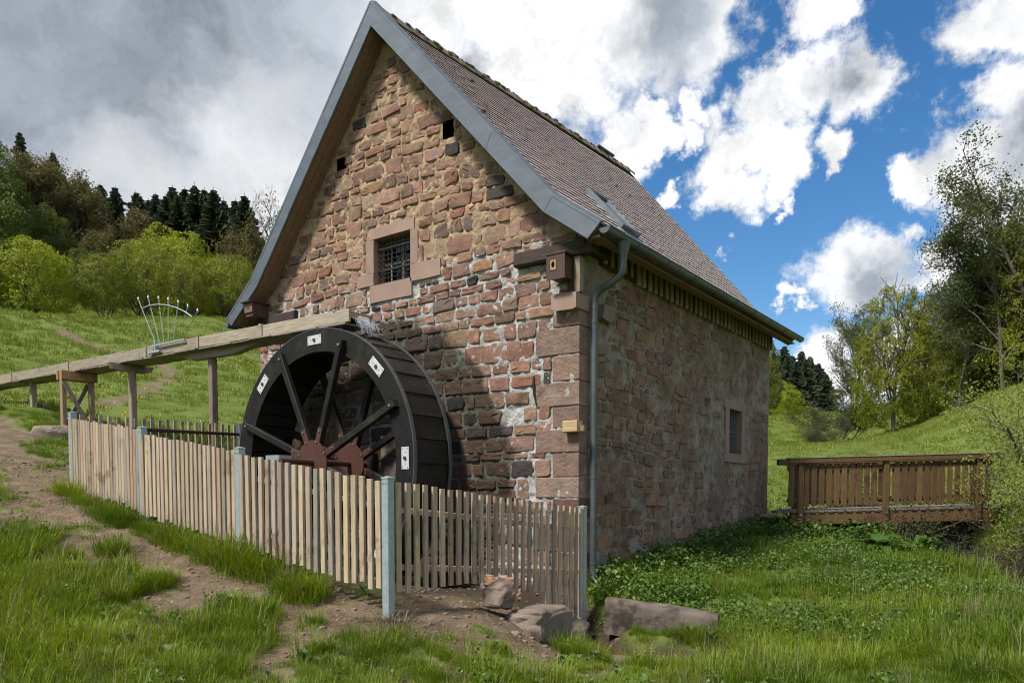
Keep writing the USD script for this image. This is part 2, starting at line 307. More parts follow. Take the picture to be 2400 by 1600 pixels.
def mortar_material(name, high, low, zsplit, wet, third=None):
    N = {'geo': ('geometry', {}), 'sp': ('separate_xyz', {}), 'n': ('noise_texture', {'scale': 1.1, 'detail': 5.0, 'roughness': .6}), 'a': ('math', {'math_type': 'multiply_add', 'value2': 1.7, 'value3': -.85}), 's': ('math', {'math_type': 'add'}),
         'm': ('map_range', {'range_type': 'smoothstep', 'from_min': zsplit - .22, 'from_max': zsplit + .12, 'to_min': 0.0, 'to_max': 1.0, 'clamp': True}),
         'x': ('mix_color', {'a': low, 'b': high}), 'n2': ('noise_texture', {'scale': 5.0, 'detail': 8.0, 'roughness': .7}), 'v': ('map_range', {'from_min': .25, 'from_max': .75, 'to_min': .45, 'to_max': 1.4}),
         'hv': ('hsv', {}), 'n3': ('noise_texture', {'scale': 26.0, 'detail': 6.0, 'roughness': .7}), 'bump': ('bump', {'strength': 1.0, 'distance': .05}), 'p': ('principled_bsdf', {'roughness': .92, 'specular_ior_level': .2})}
    L = [('geo.position', 'sp.vector'), ('geo.position', 'n.vector'), ('n.fac', 'a.value1'), ('a.value', 's.value1'), ('sp.z', 's.value2'), ('s.value', 'm.value'), ('m.result', 'x.fac'), ('geo.position', 'n2.vector'), ('n2.fac', 'v.value'),
         ('v.result', 'hv.value'), ('geo.position', 'n3.vector'), ('n3.fac', 'bump.height'), ('bump.normal', 'p.normal')]
    col = 'x.result'
    if third is not None:
        N['n4'] = ('noise_texture', {'scale': .9, 'detail': 6.0, 'roughness': .65}); N['m4'] = ('map_range', {'range_type': 'smoothstep', 'from_min': .46, 'from_max': .58, 'to_min': 0.0, 'to_max': 1.0, 'clamp': True}); N['x4'] = ('mix_color', {'b': third})
        L += [('geo.position', 'n4.vector'), ('n4.fac', 'm4.value'), ('m4.result', 'x4.fac'), (col, 'x4.a')]; col = 'x4.result'
    L.append((col, 'hv.color')); col = 'hv.color'
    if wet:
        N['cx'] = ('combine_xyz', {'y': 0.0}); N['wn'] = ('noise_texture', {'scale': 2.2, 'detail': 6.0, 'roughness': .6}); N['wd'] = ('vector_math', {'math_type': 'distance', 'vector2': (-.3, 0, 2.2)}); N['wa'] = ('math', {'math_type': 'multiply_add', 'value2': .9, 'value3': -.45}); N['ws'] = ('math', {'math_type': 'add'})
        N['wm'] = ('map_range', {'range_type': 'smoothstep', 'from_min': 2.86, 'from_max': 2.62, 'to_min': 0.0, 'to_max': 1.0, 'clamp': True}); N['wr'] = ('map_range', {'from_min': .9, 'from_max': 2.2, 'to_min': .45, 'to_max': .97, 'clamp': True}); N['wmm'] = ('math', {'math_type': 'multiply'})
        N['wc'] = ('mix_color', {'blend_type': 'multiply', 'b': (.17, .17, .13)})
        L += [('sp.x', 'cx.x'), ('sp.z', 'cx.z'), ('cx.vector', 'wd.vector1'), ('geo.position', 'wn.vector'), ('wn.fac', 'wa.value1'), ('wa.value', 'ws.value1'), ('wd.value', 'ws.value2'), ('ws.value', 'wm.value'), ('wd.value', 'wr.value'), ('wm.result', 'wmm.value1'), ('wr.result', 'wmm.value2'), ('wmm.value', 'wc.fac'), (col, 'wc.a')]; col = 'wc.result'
    L.append((col, 'p.base_color'))
    return usdkit.material(stage, '/World/Looks/' + name, N, L, surface='p.BSDF')

def leaf_material(name, c1, c2, trans=.35, rough=.5, scale=.6, hue=.06):
    N = {'geo': ('geometry', {}), 'oi': ('object_info', {}), 'n': ('noise_texture', {'scale': scale, 'detail': 3.0}), 'r': ('rgb_ramp', {'ramp': [(.3, c1), (.7, c2)]}),
         'iv': ('map_range', {'from_min': 0.0, 'from_max': 1.0, 'to_min': .62, 'to_max': 1.38}), 'ih': ('map_range', {'from_min': 0.0, 'from_max': 1.0, 'to_min': .5 - hue / 2, 'to_max': .5 + hue / 2}), 'hv': ('hsv', {}), 'wn': ('white_noise_texture', {'dimensions': '1D'}),
         'p': ('principled_bsdf', {'roughness': rough, 'specular_ior_level': .3}), 't': ('translucent_bsdf', {}), 'm': ('mix_closure', {'fac': trans}), 'ty': ('mix_color', {'blend_type': 'multiply', 'fac': 1.0, 'b': (1.15, 1.1, .55)})}
    L = [('geo.position', 'n.vector'), ('n.fac', 'r.fac'), ('geo.random_per_island', 'iv.value'), ('geo.random_per_island', 'wn.w'), ('wn.value', 'ih.value'), ('iv.result', 'hv.value'), ('ih.result', 'hv.hue'), ('r.color', 'hv.color'), ('hv.color', 'p.base_color'), ('hv.color', 'ty.a'), ('ty.result', 't.color'), ('p.BSDF', 'm.closure1'), ('t.BSDF', 'm.closure2')]
    return usdkit.material(stage, '/World/Looks/' + name, N, L, surface='m.closure')

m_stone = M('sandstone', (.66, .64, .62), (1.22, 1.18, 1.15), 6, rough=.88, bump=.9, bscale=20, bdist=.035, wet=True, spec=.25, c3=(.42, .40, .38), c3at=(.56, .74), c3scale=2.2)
m_stone_side = M('sandstone_weathered', (.68, .66, .63), (1.25, 1.2, 1.15), 5, rough=.9, bump=1.0, bscale=20, bdist=.04, spec=.2, c3=(.40, .38, .35), c3at=(.55, .70), c3scale=2.6)
m_dressed = M('dressed_sandstone', (.215, .145, .114), (.285, .198, .158), 3, rough=.85, bump=.6, bscale=90, bdist=.008, spec=.25)
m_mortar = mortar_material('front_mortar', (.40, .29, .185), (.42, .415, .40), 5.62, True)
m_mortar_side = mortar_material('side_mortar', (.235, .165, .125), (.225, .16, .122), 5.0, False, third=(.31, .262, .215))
m_tile = M('roof_tile', (.40, .315, .285), (.56, .47, .435), 7, rough=.55, bump=.3, bscale=60, bdist=.004, spec=.45, c3=(.16, .12, .11), c3at=(.60, .72), c3scale=4.0)
m_moss = M('moss', (.07, .08, .02), (.20, .15, .045), 14, rough=.95, bump=1.0, bscale=60, bdist=.03, spec=.1)
m_zinc = M('zinc', (.105, .120, .135), (.150, .168, .185), 2.2, (1, 1, 3), rough=.5, bump=.08, bscale=9, metallic=.55, spec=.5)
m_zinc_dark = M('zinc_weathered', (.075, .085, .09), (.125, .14, .145), 2.5, rough=.45, bump=.06, bscale=9, metallic=.6, spec=.5)
m_soffit = M('soffit_wood', (.115, .07, .04), (.20, .125, .075), 3, (6, 6, 1), rough=.75, bump=.3, bscale=12, bdist=.004)
m_oldbeam = M('old_beam', (.022, .014, .011), (.055, .034, .026), 6, (2, 8, 8), rough=.8, bump=.7, bscale=12, bdist=.012)
m_birdbox = M('bird_box_wood', (.045, .022, .018), (.075, .038, .03), 5, (8, 8, 1), rough=.65, bump=.3, bscale=16, bdist=.004)
m_plank = M('weathered_plank', (.21, .175, .13), (.36, .31, .24), 4, (1, 9, 9), rough=.8, bump=.5, bscale=9, bdist=.005, c3=(.13, .12, .105), c3at=(.56, .70), c3scale=1.7, island=.12)
m_post = M('weathered_post', (.16, .125, .09), (.29, .235, .175), 4, (9, 9, 1), rough=.8, bump=.5, bscale=9, bdist=.005, c3=(.10, .092, .08), c3at=(.55, .70), c3scale=1.5)
m_picket = M('oak_picket', (.265, .20, .14), (.40, .32, .235), 4, (9, 9, .8), rough=.75, bump=.4, bscale=11, bdist=.004, c3=(.20, .145, .10), c3at=(.56, .66), c3scale=2.4)
m_galv = M('galvanised_steel', (.24, .285, .30), (.34, .385, .40), 24, rough=.5, bump=.04, bscale=60, metallic=.35, spec=.5)
m_wheel = M('wet_black_wood', (.0055, .005, .0042), (.0145, .0128, .0105), 3, (3, 3, 3), rough=.55, bump=.45, bscale=26, bdist=.008, spec=.22, c3=(.028, .023, .016), c3at=(.50, .70), c3scale=2.0)
m_wheel_in = M('wet_black_boards', (.006, .0055, .0048), (.015, .0135, .011), 3, (2, .6, 2), rough=.42, bump=.4, bscale=26, bdist=.008, spec=.3)
m_rust = M('rusty_hub', (.038, .018, .012), (.088, .034, .022), 4, rough=.5, bump=.2, bscale=40, bdist=.003, spec=.4, c3=(.05, .02, .014), c3at=(.52, .66), c3scale=4.0)
m_plate = M('white_plate', (.42, .42, .43), (.56, .56, .56), 12, rough=.4, bump=.03, metallic=.2, spec=.5)
m_iron = M('dark_iron', (.016, .014, .013), (.04, .032, .028), 9, rough=.55, bump=.2, metallic=.5)
m_bolt = M('bolt_steel', (.30, .30, .30), (.45, .45, .45), 9, rough=.35, bump=.0, metallic=.9)
m_bridge = M('bridge_wood', (.062, .036, .014), (.130, .076, .030), 5, (9, 9, 1), rough=.65, bump=.3, bscale=12, bdist=.004, c3=(.05, .026, .015), c3at=(.56, .68), c3scale=1.6)
m_deck = M('deck_plank', (.14, .115, .095), (.24, .205, .175), 4, (4, 4, 4), rough=.75, bump=.4, bscale=30, bdist=.004, island=.2)
m_bark = M('bark', (.045, .037, .028), (.10, .085, .065), 5, (4, 4, 1), rough=.9, bump=.8, bscale=9, bdist=.02, tone=False)
m_slab = M('slab_stone', (.075, .058, .046), (.155, .122, .098), 3.2, rough=.9, bump=.9, bscale=20, bdist=.02, c3=(.032, .028, .022), c3at=(.44, .60), c3scale=3.4, tone=False)
m_rock = M('rock', (.12, .09, .07), (.22, .17, .135), 4, rough=.9, bump=.9, bscale=22, bdist=.02, c3=(.075, .062, .045), c3at=(.55, .68), c3scale=3.0, tone=False)
m_black = M('dark_void', (.004, .004, .004), (.006, .006, .006), 3, rough=1, bump=0, spec=0, tone=False)
m_white = M('rail_paint', (.35, .36, .35), (.5, .5, .5), 3, rough=.6, bump=.05, tone=False)
m_casement = M('casement_wood', (.16, .15, .13), (.22, .2, .17), 4, rough=.7, bump=.1, tone=False)
def glass_pane(name, tint):
    N = {'fr': ('fresnel', {'IOR': 1.5}), 'k': ('math', {'math_type': 'multiply_add', 'value2': 1.1, 'value3': .02, 'use_clamp': True}), 't': ('transparent_bsdf', {'color': tint}), 'g': ('glossy_bsdf', {'color': (.9, .93, .95), 'roughness': .02}), 'm': ('mix_closure', {})}
    return usdkit.material(stage, '/World/Looks/' + name, N, [('fr.fac', 'k.value1'), ('k.value', 'm.fac'), ('t.BSDF', 'm.closure1'), ('g.BSDF', 'm.closure2')], surface='m.closure')
m_glass = glass_pane('window_glass', (.75, .8, .8))
m_water = usdkit.material(stage, '/World/Looks/stream_water', {'geo': ('geometry', {}), 'n': ('noise_texture', {'scale': 9.0, 'detail': 3.0}), 'b': ('bump', {'strength': .25, 'distance': .02}), 'p': ('principled_bsdf', {'base_color': (.055, .034, .018), 'roughness': .06, 'specular_ior_level': .6})}, [('geo.position', 'n.vector'), ('n.fac', 'b.height'), ('b.normal', 'p.normal')], surface='p.BSDF')
m_spray = usdkit.material(stage, '/World/Looks/spray_water', {'t': ('transparent_bsdf', {'color': (.97, .98, 1)}), 'g': ('principled_bsdf', {'base_color': (.62, .66, .70), 'roughness': .15, 'specular_ior_level': .6}), 'm': ('mix_closure', {'fac': .22})}, [('t.BSDF', 'm.closure1'), ('g.BSDF', 'm.closure2')], surface='m.closure')

# ------------------------------------------------------------------ ground
PATH = [(-16, -2.6), (-7.9, -2.9), (-4.8, -3.7), (-1.76, -4.05), (.07, -4.2), (1.6, -4.2), (2.8, -4.1), (3.7, -3.8), (4.6, -3.3), (4.8, -2.5)]
PATHW = [.9, 1.0, .95, .82, .80, .82, .85, .95, 1.3, 1.0]
def dirt(x, y):
    """1 on bare trodden soil, 0 in grass."""
    d, t = seg_dist(x, y, PATH)
    w = np.interp(t, np.arange(len(PATHW)), PATHW)
    q = np.stack([x, y, 0 * x], -1)
    n = meshkit.fbm(q * 1.1, 4, 21) - .5; n2 = meshkit.fbm(q * 4.0, 3, 23) - .5
    k = 1 - sst(d / w + n * 1.7 + n2 * 2.4, .62, 1.22)
    # bare soil in the pit, the ditch and the stream bed
    pit = sst(x, -2.9, -2.4) * (1 - sst(x, 3.3, 3.9)) * sst(y, -3.2, -2.7) * (1 - sst(y, .6, 1.0))
    dd, _ = seg_dist(x, y, DITCH); ds, _ = seg_dist(x, y, STREAM)
    k = np.maximum(k, np.maximum(pit, 1 - sst(dd + n * .5, .34, .62)))
    k = np.maximum(k, (1 - sst(ds + n * .8, .7, 1.2)))
    df, _ = seg_dist(x, y, [(3.95, -3.5), (4.05, -.5)]); k = np.maximum(k, 1 - sst(df + n * .8, .45, .8))
    # worn streaks across the meadow above the channel and bare spots on the left bank
    for pl, w in (([(-13, 1.5), (-15.5, 4.2), (-21, 8.5)], .35), ([(-22, 9), (-27, 9.5), (-38, 11)], .4), ([(-9, 5.5), (-12, 9), (-14, 15)], .3), ([(-9, -6), (-13, -4.4), (-16, -4.6)], .8), ([(-28, 18), (-33, 13)], .3), ([(-11, -1.8), (-9, -1.9)], .5)):
        dm, _ = seg_dist(x, y, pl); k = np.maximum(k, .95 * (1 - sst(dm / w + n * 2.2, .5, 1.3)))
    return np.clip(k, 0, 1)
def mud(x, y):
    q = np.stack([x, y, 0 * x], -1); n = meshkit.fbm(q * 2.0, 3, 31) - .5
    dd, _ = seg_dist(x, y, DITCH); ds, _ = seg_dist(x, y, STREAM)
    pit = sst(x, -2.9, -2.4) * (1 - sst(x, 3.0, 3.7)) * sst(y, -3.0, -2.4) * (1 - sst(y, .6, 1.0))
    return np.clip(np.maximum(np.maximum(1 - sst(dd + n * .6, .45, .9), 1 - sst(ds + n * .8, .9, 1.7)), pit), 0, 1)
def axis(lo, hi, c0, c1, fine, grow):
    a = [c0]
    while a[-1] < c1: a.append(a[-1] + fine)
    s = fine
    while a[-1] < hi: s = min(s * grow, 40); a.append(a[-1] + s)
    b = [c0]; s = fine
    while b[-1] > lo: s = min(s * grow, 40); b.append(b[-1] - s)
    return np.array(b[:0:-1] + a)
gx = axis(-650, 650, -5.0, 10.5, .07, 1.05); gy = axis(-650, 650, -6.8, 7.0, .07, 1.05)
GX, GY = np.meshgrid(gx, gy, indexing='xy')
_cx, _cy = np.meshgrid(axis(-650, 650, -5, 10.5, .35, 1.12), axis(-650, 650, -6.8, 7, .35, 1.12), indexing='xy')
from scipy.interpolate import RegularGridInterpolator
_zraw = terrain_raw(_cx, _cy)
_gi = RegularGridInterpolator((_cy[:, 0], _cx[0]), _zraw, bounds_error=False, fill_value=None)
def raw_fast(x, y): return _gi(np.stack([np.ravel(y), np.ravel(x)], 1)).reshape(np.shape(x))
def soil_z(x, y):
    x = np.asarray(x, float); y = np.asarray(y, float)
    return terrain(x, y, raw_fast) + lumps(x, y) - .03 * dirt(x, y)
GZ = soil_z(GX, GY); GD = dirt(GX, GY)
under = (GX > -3.65) & (GX < 3.55) & (GY > .55) & (GY < 8.8)
GZ = np.where(under, np.minimum(GZ, GZ), GZ)
ny, nx = GX.shape
idx = np.arange(nx * ny).reshape(ny, nx)
GF = np.stack([idx[:-1, :-1], idx[:-1, 1:], idx[1:, 1:], idx[1:, :-1]], -1).reshape(-1, 4)
GV = np.stack([GX, GY, GZ], -1).reshape(-1, 3)
def ground_material():
    N = {'geo': ('geometry', {}), 'at': ('attribute', {'attribute': 'tone'}), 'sep': ('separate_color', {}),
         'n1': ('noise_texture', {'scale': .55, 'detail': 6.0, 'roughness': .6}), 'g': ('rgb_ramp', {'ramp': [(.28, (.060, .085, .014)), (.5, (.085, .118, .020)), (.72, (.12, .15, .030))]}),
         'n2': ('noise_texture', {'scale': 3.5, 'detail': 8.0, 'roughness': .65}), 'd': ('rgb_ramp', {'ramp': [(.28, (.066, .046, .028)), (.5, (.128, .093, .060)), (.72, (.205, .158, .106))]}),
         'n3': ('noise_texture', {'scale': 28.0, 'detail': 6.0, 'roughness': .7}), 'v': ('map_range', {'from_min': .3, 'from_max': .7, 'to_min': .72, 'to_max': 1.25}), 'hv': ('hsv', {}),
         'mx': ('mix_color', {}), 'mu': ('mix_color', {'b': (.040, .030, .021)}), 'bump': ('bump', {'strength': .9, 'distance': .03}), 'p': ('principled_bsdf', {'roughness': .95, 'specular_ior_level': .15})}
    L = [('geo.position', 'n1.vector'), ('geo.position', 'n2.vector'), ('geo.position', 'n3.vector'), ('n1.fac', 'g.fac'), ('n2.fac', 'd.fac'), ('n3.fac', 'v.value'), ('v.result', 'hv.value'), ('d.color', 'hv.color'), ('at.color', 'sep.color'), ('sep.r', 'mx.fac'), ('g.color', 'mx.a'), ('hv.color', 'mu.a'), ('sep.g', 'mu.fac'), ('mu.result', 'mx.b'), ('mx.result', 'p.base_color'), ('n3.fac', 'bump.height'), ('bump.normal', 'p.normal')]
    return usdkit.material(stage, '/World/Looks/meadow_soil', N, L, surface='p.BSDF')
m_ground = ground_material()
gp = obj('/World', 'ground', MB().add(GV, GF, np.stack([GD.ravel(), mud(GX, GY).ravel(), 0 * GD.ravel()], 1)), m_ground, 'sloping valley ground of meadow grass with a trodden earth path', 'structure', smooth=True)
# water lying in the ditch below the wheel and in the stream
def ribbon(pts, w, z):
    p = np.array(pts, float); t = np.gradient(p, axis=0); t /= np.linalg.norm(t, axis=1, keepdims=True); n = np.stack([-t[:, 1], t[:, 0]], 1)
    V = np.concatenate([np.c_[p + n * w, np.full(len(p), z)], np.c_[p - n * w, np.full(len(p), z)]]); k = len(p)
    return V, [(k + i, k + i + 1, i + 1, i) for i in range(k - 1)]
wm = MB(); wm.add(*ribbon([(-1.6, -.2), (1.5, -.2)] + DITCH, .5, .065)); wm.add(*ribbon(STREAM[:], .8, .31))
obj('/World', 'water', wm, m_water, 'shallow brown water in the ditch and stream', 'structure')

# ------------------------------------------------------------------ the mill
mill = thing('water_mill', 'old red sandstone water mill with steep tiled gable roof', 'mill', (0, 4.5, .6))
WX0, WX1, WY0, WY1 = -3.75, 3.65, .38, 8.95
AX = -.122
def wall_top(x):   # inside the thickness of the roof slab
    xs = [-4.3, -3.37, AX, 3.37, 4.19]; zs = [5.38, 6.0, 9.78, 6.0, 5.5]
    return np.interp(x, xs, zs)
front = lambda u, v, h: np.stack([u, WY0 - h, v], -1)
side = lambda u, v, h: np.stack([WX1 + h, u, v], -1)
FWIN = (-.48, .385, 5.575, 6.363); SWIN = (6.36, 7.085, 2.81, 3.723)
HOLES_F = [FWIN, (1.10, 1.33, 7.62, 7.90), (-1.42, -1.21, 7.73, 7.96)]
def wall_sheet(u0, u1, v0, topf, holes, frame, step, amp, seed):
    us = np.unique(np.round(np.r_[np.arange(u0, u1, step), u1, [h[0] for h in holes], [h[1] for h in holes]], 3))
    vs = np.unique(np.round(np.r_[np.arange(v0, 9.9, step), [h[2] for h in holes], [h[3] for h in holes]], 3))
    U, Vv = np.meshgrid(us, vs, indexing='xy')
    q = np.stack([U, Vv, 0 * U + seed], -1)
    h = (meshkit.fbm(q * 4.5, 3, seed) - .5) * amp * 2.2 + (meshkit.fbm(q * 15.0, 2, seed + 3) - .5) * amp * 1.8
    h[:, 0] = h[:, -1] = 0
    cu = (U[:-1, :-1] + U[1:, 1:]) / 2; cv = (Vv[:-1, :-1] + Vv[1:, 1:]) / 2
    keep = Vv[:-1, :-1] < np.minimum(topf(U[:-1, :-1]), topf(U[1:, 1:]))
    for a, b, c, d in holes: keep &= ~((cu > a) & (cu < b) & (cv > c) & (cv < d))
    i = np.arange(U.size).reshape(U.shape)
    F = np.stack([i[:-1, :-1], i[:-1, 1:], i[1:, 1:], i[1:, :-1]], -1)[keep]
    return frame(U.ravel(), Vv.ravel(), h.ravel()), F
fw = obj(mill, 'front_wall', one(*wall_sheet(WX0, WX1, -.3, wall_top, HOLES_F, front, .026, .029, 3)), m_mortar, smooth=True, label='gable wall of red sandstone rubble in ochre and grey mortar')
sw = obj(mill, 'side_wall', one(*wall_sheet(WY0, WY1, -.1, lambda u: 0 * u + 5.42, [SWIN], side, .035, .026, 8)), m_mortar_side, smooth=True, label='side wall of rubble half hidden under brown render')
b = MB()
for (xa, ya), (xb, yb) in (((WX1, WY1), (WX0, WY1)), ((WX0, WY1), (WX0, WY0))):
    if ya == yb:
        xs = np.linspace(xa, xb, 41); V = np.r_[np.c_[xs, 0 * xs + ya, 0 * xs - .1], np.c_[xs, 0 * xs + ya, wall_top(xs) - .02]]; k = 41
        b.add(V, [(i, i + 1, k + i + 1, k + i) for i in range(k - 1)])
    else: b.add([(xa, ya, -.1), (xb, yb, -.1), (xb, yb, 5.6), (xa, ya, 5.6)], [(0, 1, 2, 3)])
obj(mill, 'rear_wall', b, m_mortar_side)

# ---- stones
COLS = [((.215, .132, .104), 6), ((.245, .152, .118), 5), ((.185, .120, .100), 4), ((.165, .112, .098), 2.5), ((.27, .178, .142), 3), ((.27, .168, .10), .6), ((.20, .108, .08), 1.4), ((.14, .108, .098), 1.0), ((.225, .165, .13), 2.5)]
def stone_tone(r, dark=.05):
    p = np.array([w for _, w in COLS]); c = np.array(COLS[r.choice(len(COLS), p=p / p.sum())][0])
    c = c * r.uniform(.78, 1.16) * np.array([1.06, r.uniform(.95, 1.05), r.uniform(.86, 1.0)])
    if r.random() < dark: c = np.array([.05, .042, .042]) * r.uniform(.8, 1.5)
    return c
def stone_outline(u0, u1, v0, v1, r, jit, warp=None, cut=.13):
    """A roughly squared stone: jittered corners knocked off, edges a little wavy."""
    w, h = u1 - u0, v1 - v0; m = min(w, h)
    C = np.array([(u0, v0), (u1, v0), (u1, v1), (u0, v1)]) + r.normal(0, jit, (4, 2)) * [min(w, 1.6 * h), min(h, 1.3 * w)]
    out = []
    for i in range(4):
        a, b2 = C[i], C[(i + 1) % 4]; L = np.linalg.norm(b2 - a); e = (b2 - a) / L; nrm = np.array([e[1], -e[0]])
        c0, c1 = r.uniform(.35, 1.5, 2) * cut * m / L
        for t in (min(c0, .3), r.uniform(.42, .58), 1 - min(c1, .3)): out.append(a + (b2 - a) * t + nrm * r.normal(0, jit * .45) * m)
    P = np.array(out)
    return warp(P) if warp is not None else P
def stone_solid(P, frame, h, r, rough=.012, inset=.84):
    n = len(P); c = P.mean(0)
    tx = r.normal(0, 1.0, 2) * rough / max(np.ptp(P[:, 0]), .15)
    V = []
    for k, (sc, hh, rg_) in enumerate(((1.0, -.05, 0), (1.0, h * .5, rough * .25), (inset, h, rough * .45), (inset * .55, h, rough * .6))):
        Q = c + (P - c) * sc; V.append(np.c_[Q, np.full(n, hh) + (r.normal(0, rg_, n) if rg_ else 0) + (0 if k < 2 else (Q - c) @ tx)])
    V.append(np.r_[c, h + r.normal(0, rough * .4)][None])
    V = np.vstack(V); F = []
    for k in range(3):
        for i in range(n):
            j = (i + 1) % n; a, b2, cc, d = k * n + i, k * n + j, (k + 1) * n + j, (k + 1) * n + i
            F += [(a, b2, cc), (a, cc, d)]
    F += [(3 * n + i, 3 * n + (i + 1) % n, 4 * n) for i in range(n)]
    return frame(V[:, 0], V[:, 1], V[:, 2]), np.array(F)
def rubble_layout(u0, u1, v0, v1, size, r, skip=.0):
    """Broken courses: the wall is split again and again until each piece is one stone."""
    out = []
    def cut(a, b2, c, d):
        w, h = b2 - a, d - c; (h0, h1), (w0, w1) = size((c + d) / 2)
        if h > h1 or (h > 2.05 * h0 and w < h * 1.25 and r.random() < .8):
            if w > 3.2 * w1 and h > 1.0 and r.random() < .35: k = r.uniform(.35, .65); cut(a, a + w * k, c, d); cut(a + w * k, b2, c, d); return
            k = r.uniform(.36, .64) if h < 2.6 * h1 else r.uniform(.3, .7); cut(a, b2, c, c + h * k); cut(a, b2, c + h * k, d); return
        if w > w1 or (w > 2.3 * w0 and w > 2.6 * h):
            k = r.uniform(.34, .66); cut(a, a + w * k, c, d); cut(a + w * k, b2, c, d); return
        if r.random() > skip: out.append((a, b2, c, d))
    cut(u0, u1, v0, v1)
    return out
r = np.random.default_rng(41)
def warp_front(P):
    q = np.c_[P * .9, np.zeros(len(P))]
    up = sst(P[:, 1], 4.6, 6.2) * .6 + .4
    return P + np.c_[(meshkit.noise(q + 3) - .5) * .10, (meshkit.noise(q * .8 + 9) - .5) * .20] * up[:, None]
quoins, z, k = [], .05, 0
while z < 4.55:
    h = r.uniform(.26, .42); 
    if z + h > 4.45: h = 4.58 - z
    quoins.append((z, z + h, .74 if k % 2 else .44)); z += h; k += 1
    if z > 4.55: break
qz = np.array([q[0] for q in quoins])
STONES = []   # (pixels, V, F, tone, wall)
def seen(V):
    d = V - CAM; w = d @ FWD; px = 755 * (d @ RGT) / w; py = 755 * (d @ UPV) / w
    return float(np.ptp(px) * np.ptp(py))
def trimmed(q, rects):
    for a, b2, c, d in rects:
        u0, u1, v0, v1 = q
        if u0 < b2 and u1 > a and v0 < d and v1 > c:
            opts = [(u0, min(u1, a), v0, v1), (max(u0, b2), u1, v0, v1), (u0, u1, v0, min(v1, c)), (u0, u1, max(v0, d), v1)]
            q = max(opts, key=lambda o: max(o[1] - o[0], 0) * max(o[3] - o[2], 0))
        if q[1] - q[0] < .08 or q[3] - q[2] < .06: return None
    return q
def blocked(rect, rects):
    cu, cv = (rect[0] + rect[1]) / 2, (rect[2] + rect[3]) / 2
    for a, b2, c, d in rects:
        if rect[0] < b2 - .03 and rect[1] > a + .03 and rect[2] < d - .02 and rect[3] > c + .02: return True
    return False
FR = [(-.68, .555, 5.275, 6.55), (-.91, -.47, 5.57, 5.80), (.38, 1.06, 5.505, 5.79), (1.09, 1.34, 7.61, 7.91), (-1.43, -1.2, 7.72, 7.97), (2.57, 3.7, 5.33, 5.55), (-3.8, -2.58, 5.24, 5.45), (3.26, 3.7, 4.58, 4.83)]
FZ = lambda v: ((.15, .34), (.24, .62)) if v < 4.95 else (((.14, .30), (.22, .56)) if v < 8.4 else ((.13, .26), (.18, .44)))
lay = rubble_layout(WX0, WX1 - .02, .05, 9.75, FZ, r, skip=.02)
for q in lay:
    u0, u1, v0, v1 = q
    if v1 < 4.6:
        i = max(0, np.searchsorted(qz, (v0 + v1) / 2) - 1); u1 = min(u1, WX1 - quoins[i][2] - .0)
    u0 = max(u0, WX0 + .01); u1 = min(u1, WX1 - .012)
    q = trimmed((u0, u1, v0, v1), FR)
    if q is None: continue
    u0, u1, v0, v1 = q
    hi = sst((v0 + v1) / 2, 5.2, 5.9)
    g = .009 + (.017 + .010 * sst((u0 + u1) / 2, -1, 1.5) * (1 - hi)) * r.random() ** 1.4 + .008 * hi * r.random()
    if r.random() < .05: g += .03
    if u1 - u0 < 2.6 * g + .04 or v1 - v0 < 2.6 * g + .03: continue
    P = stone_outline(u0 + g, u1 - g, v0 + g, v1 - g, r, .044 + .026 * hi, warp=warp_front, cut=.13 + .04 * hi)
    P[:, 0] = np.clip(P[:, 0], WX0 + .005, WX1 - .012)
    if (P[:, 1] > wall_top(P[:, 0]) - .02).any(): continue
    V, F = stone_solid(P, front, r.uniform(.012, .030) - .006 * hi, r, .008, .90)
    STONES.append((seen(V), V, F, stone_tone(r, .03), fw))
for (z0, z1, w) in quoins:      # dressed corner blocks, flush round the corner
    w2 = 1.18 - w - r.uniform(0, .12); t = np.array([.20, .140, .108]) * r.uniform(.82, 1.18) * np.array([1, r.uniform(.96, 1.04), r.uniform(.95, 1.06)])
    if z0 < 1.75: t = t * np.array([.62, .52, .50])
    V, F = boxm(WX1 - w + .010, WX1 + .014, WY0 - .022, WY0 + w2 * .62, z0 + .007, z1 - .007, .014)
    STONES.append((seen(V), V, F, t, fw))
# side wall: stones lie nearly flush in the render, clearer towards the near corner
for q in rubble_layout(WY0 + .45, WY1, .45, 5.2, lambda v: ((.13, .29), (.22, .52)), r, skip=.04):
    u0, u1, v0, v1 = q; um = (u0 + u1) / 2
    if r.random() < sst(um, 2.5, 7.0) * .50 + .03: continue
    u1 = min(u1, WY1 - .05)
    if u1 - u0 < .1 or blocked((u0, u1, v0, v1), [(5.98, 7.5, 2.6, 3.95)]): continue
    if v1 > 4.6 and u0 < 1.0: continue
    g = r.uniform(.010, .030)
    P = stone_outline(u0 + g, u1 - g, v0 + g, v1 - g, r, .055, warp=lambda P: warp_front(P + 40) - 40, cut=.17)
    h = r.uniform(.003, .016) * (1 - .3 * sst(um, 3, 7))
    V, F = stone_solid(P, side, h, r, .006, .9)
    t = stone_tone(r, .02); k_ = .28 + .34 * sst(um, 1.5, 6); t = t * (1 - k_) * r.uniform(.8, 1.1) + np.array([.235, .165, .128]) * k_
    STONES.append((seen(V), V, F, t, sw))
STONES.sort(key=lambda q: -q[0])
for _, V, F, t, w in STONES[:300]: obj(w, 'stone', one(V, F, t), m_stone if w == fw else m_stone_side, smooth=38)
for w, m in ((fw, m_stone), (sw, m_stone_side)):
    b = MB()
    for _, V, F, t, ww in STONES[300:]:
        if ww == w: b.add(V, F, t)
    obj(w, 'small_stones', b, m, kind='stuff', smooth=38)

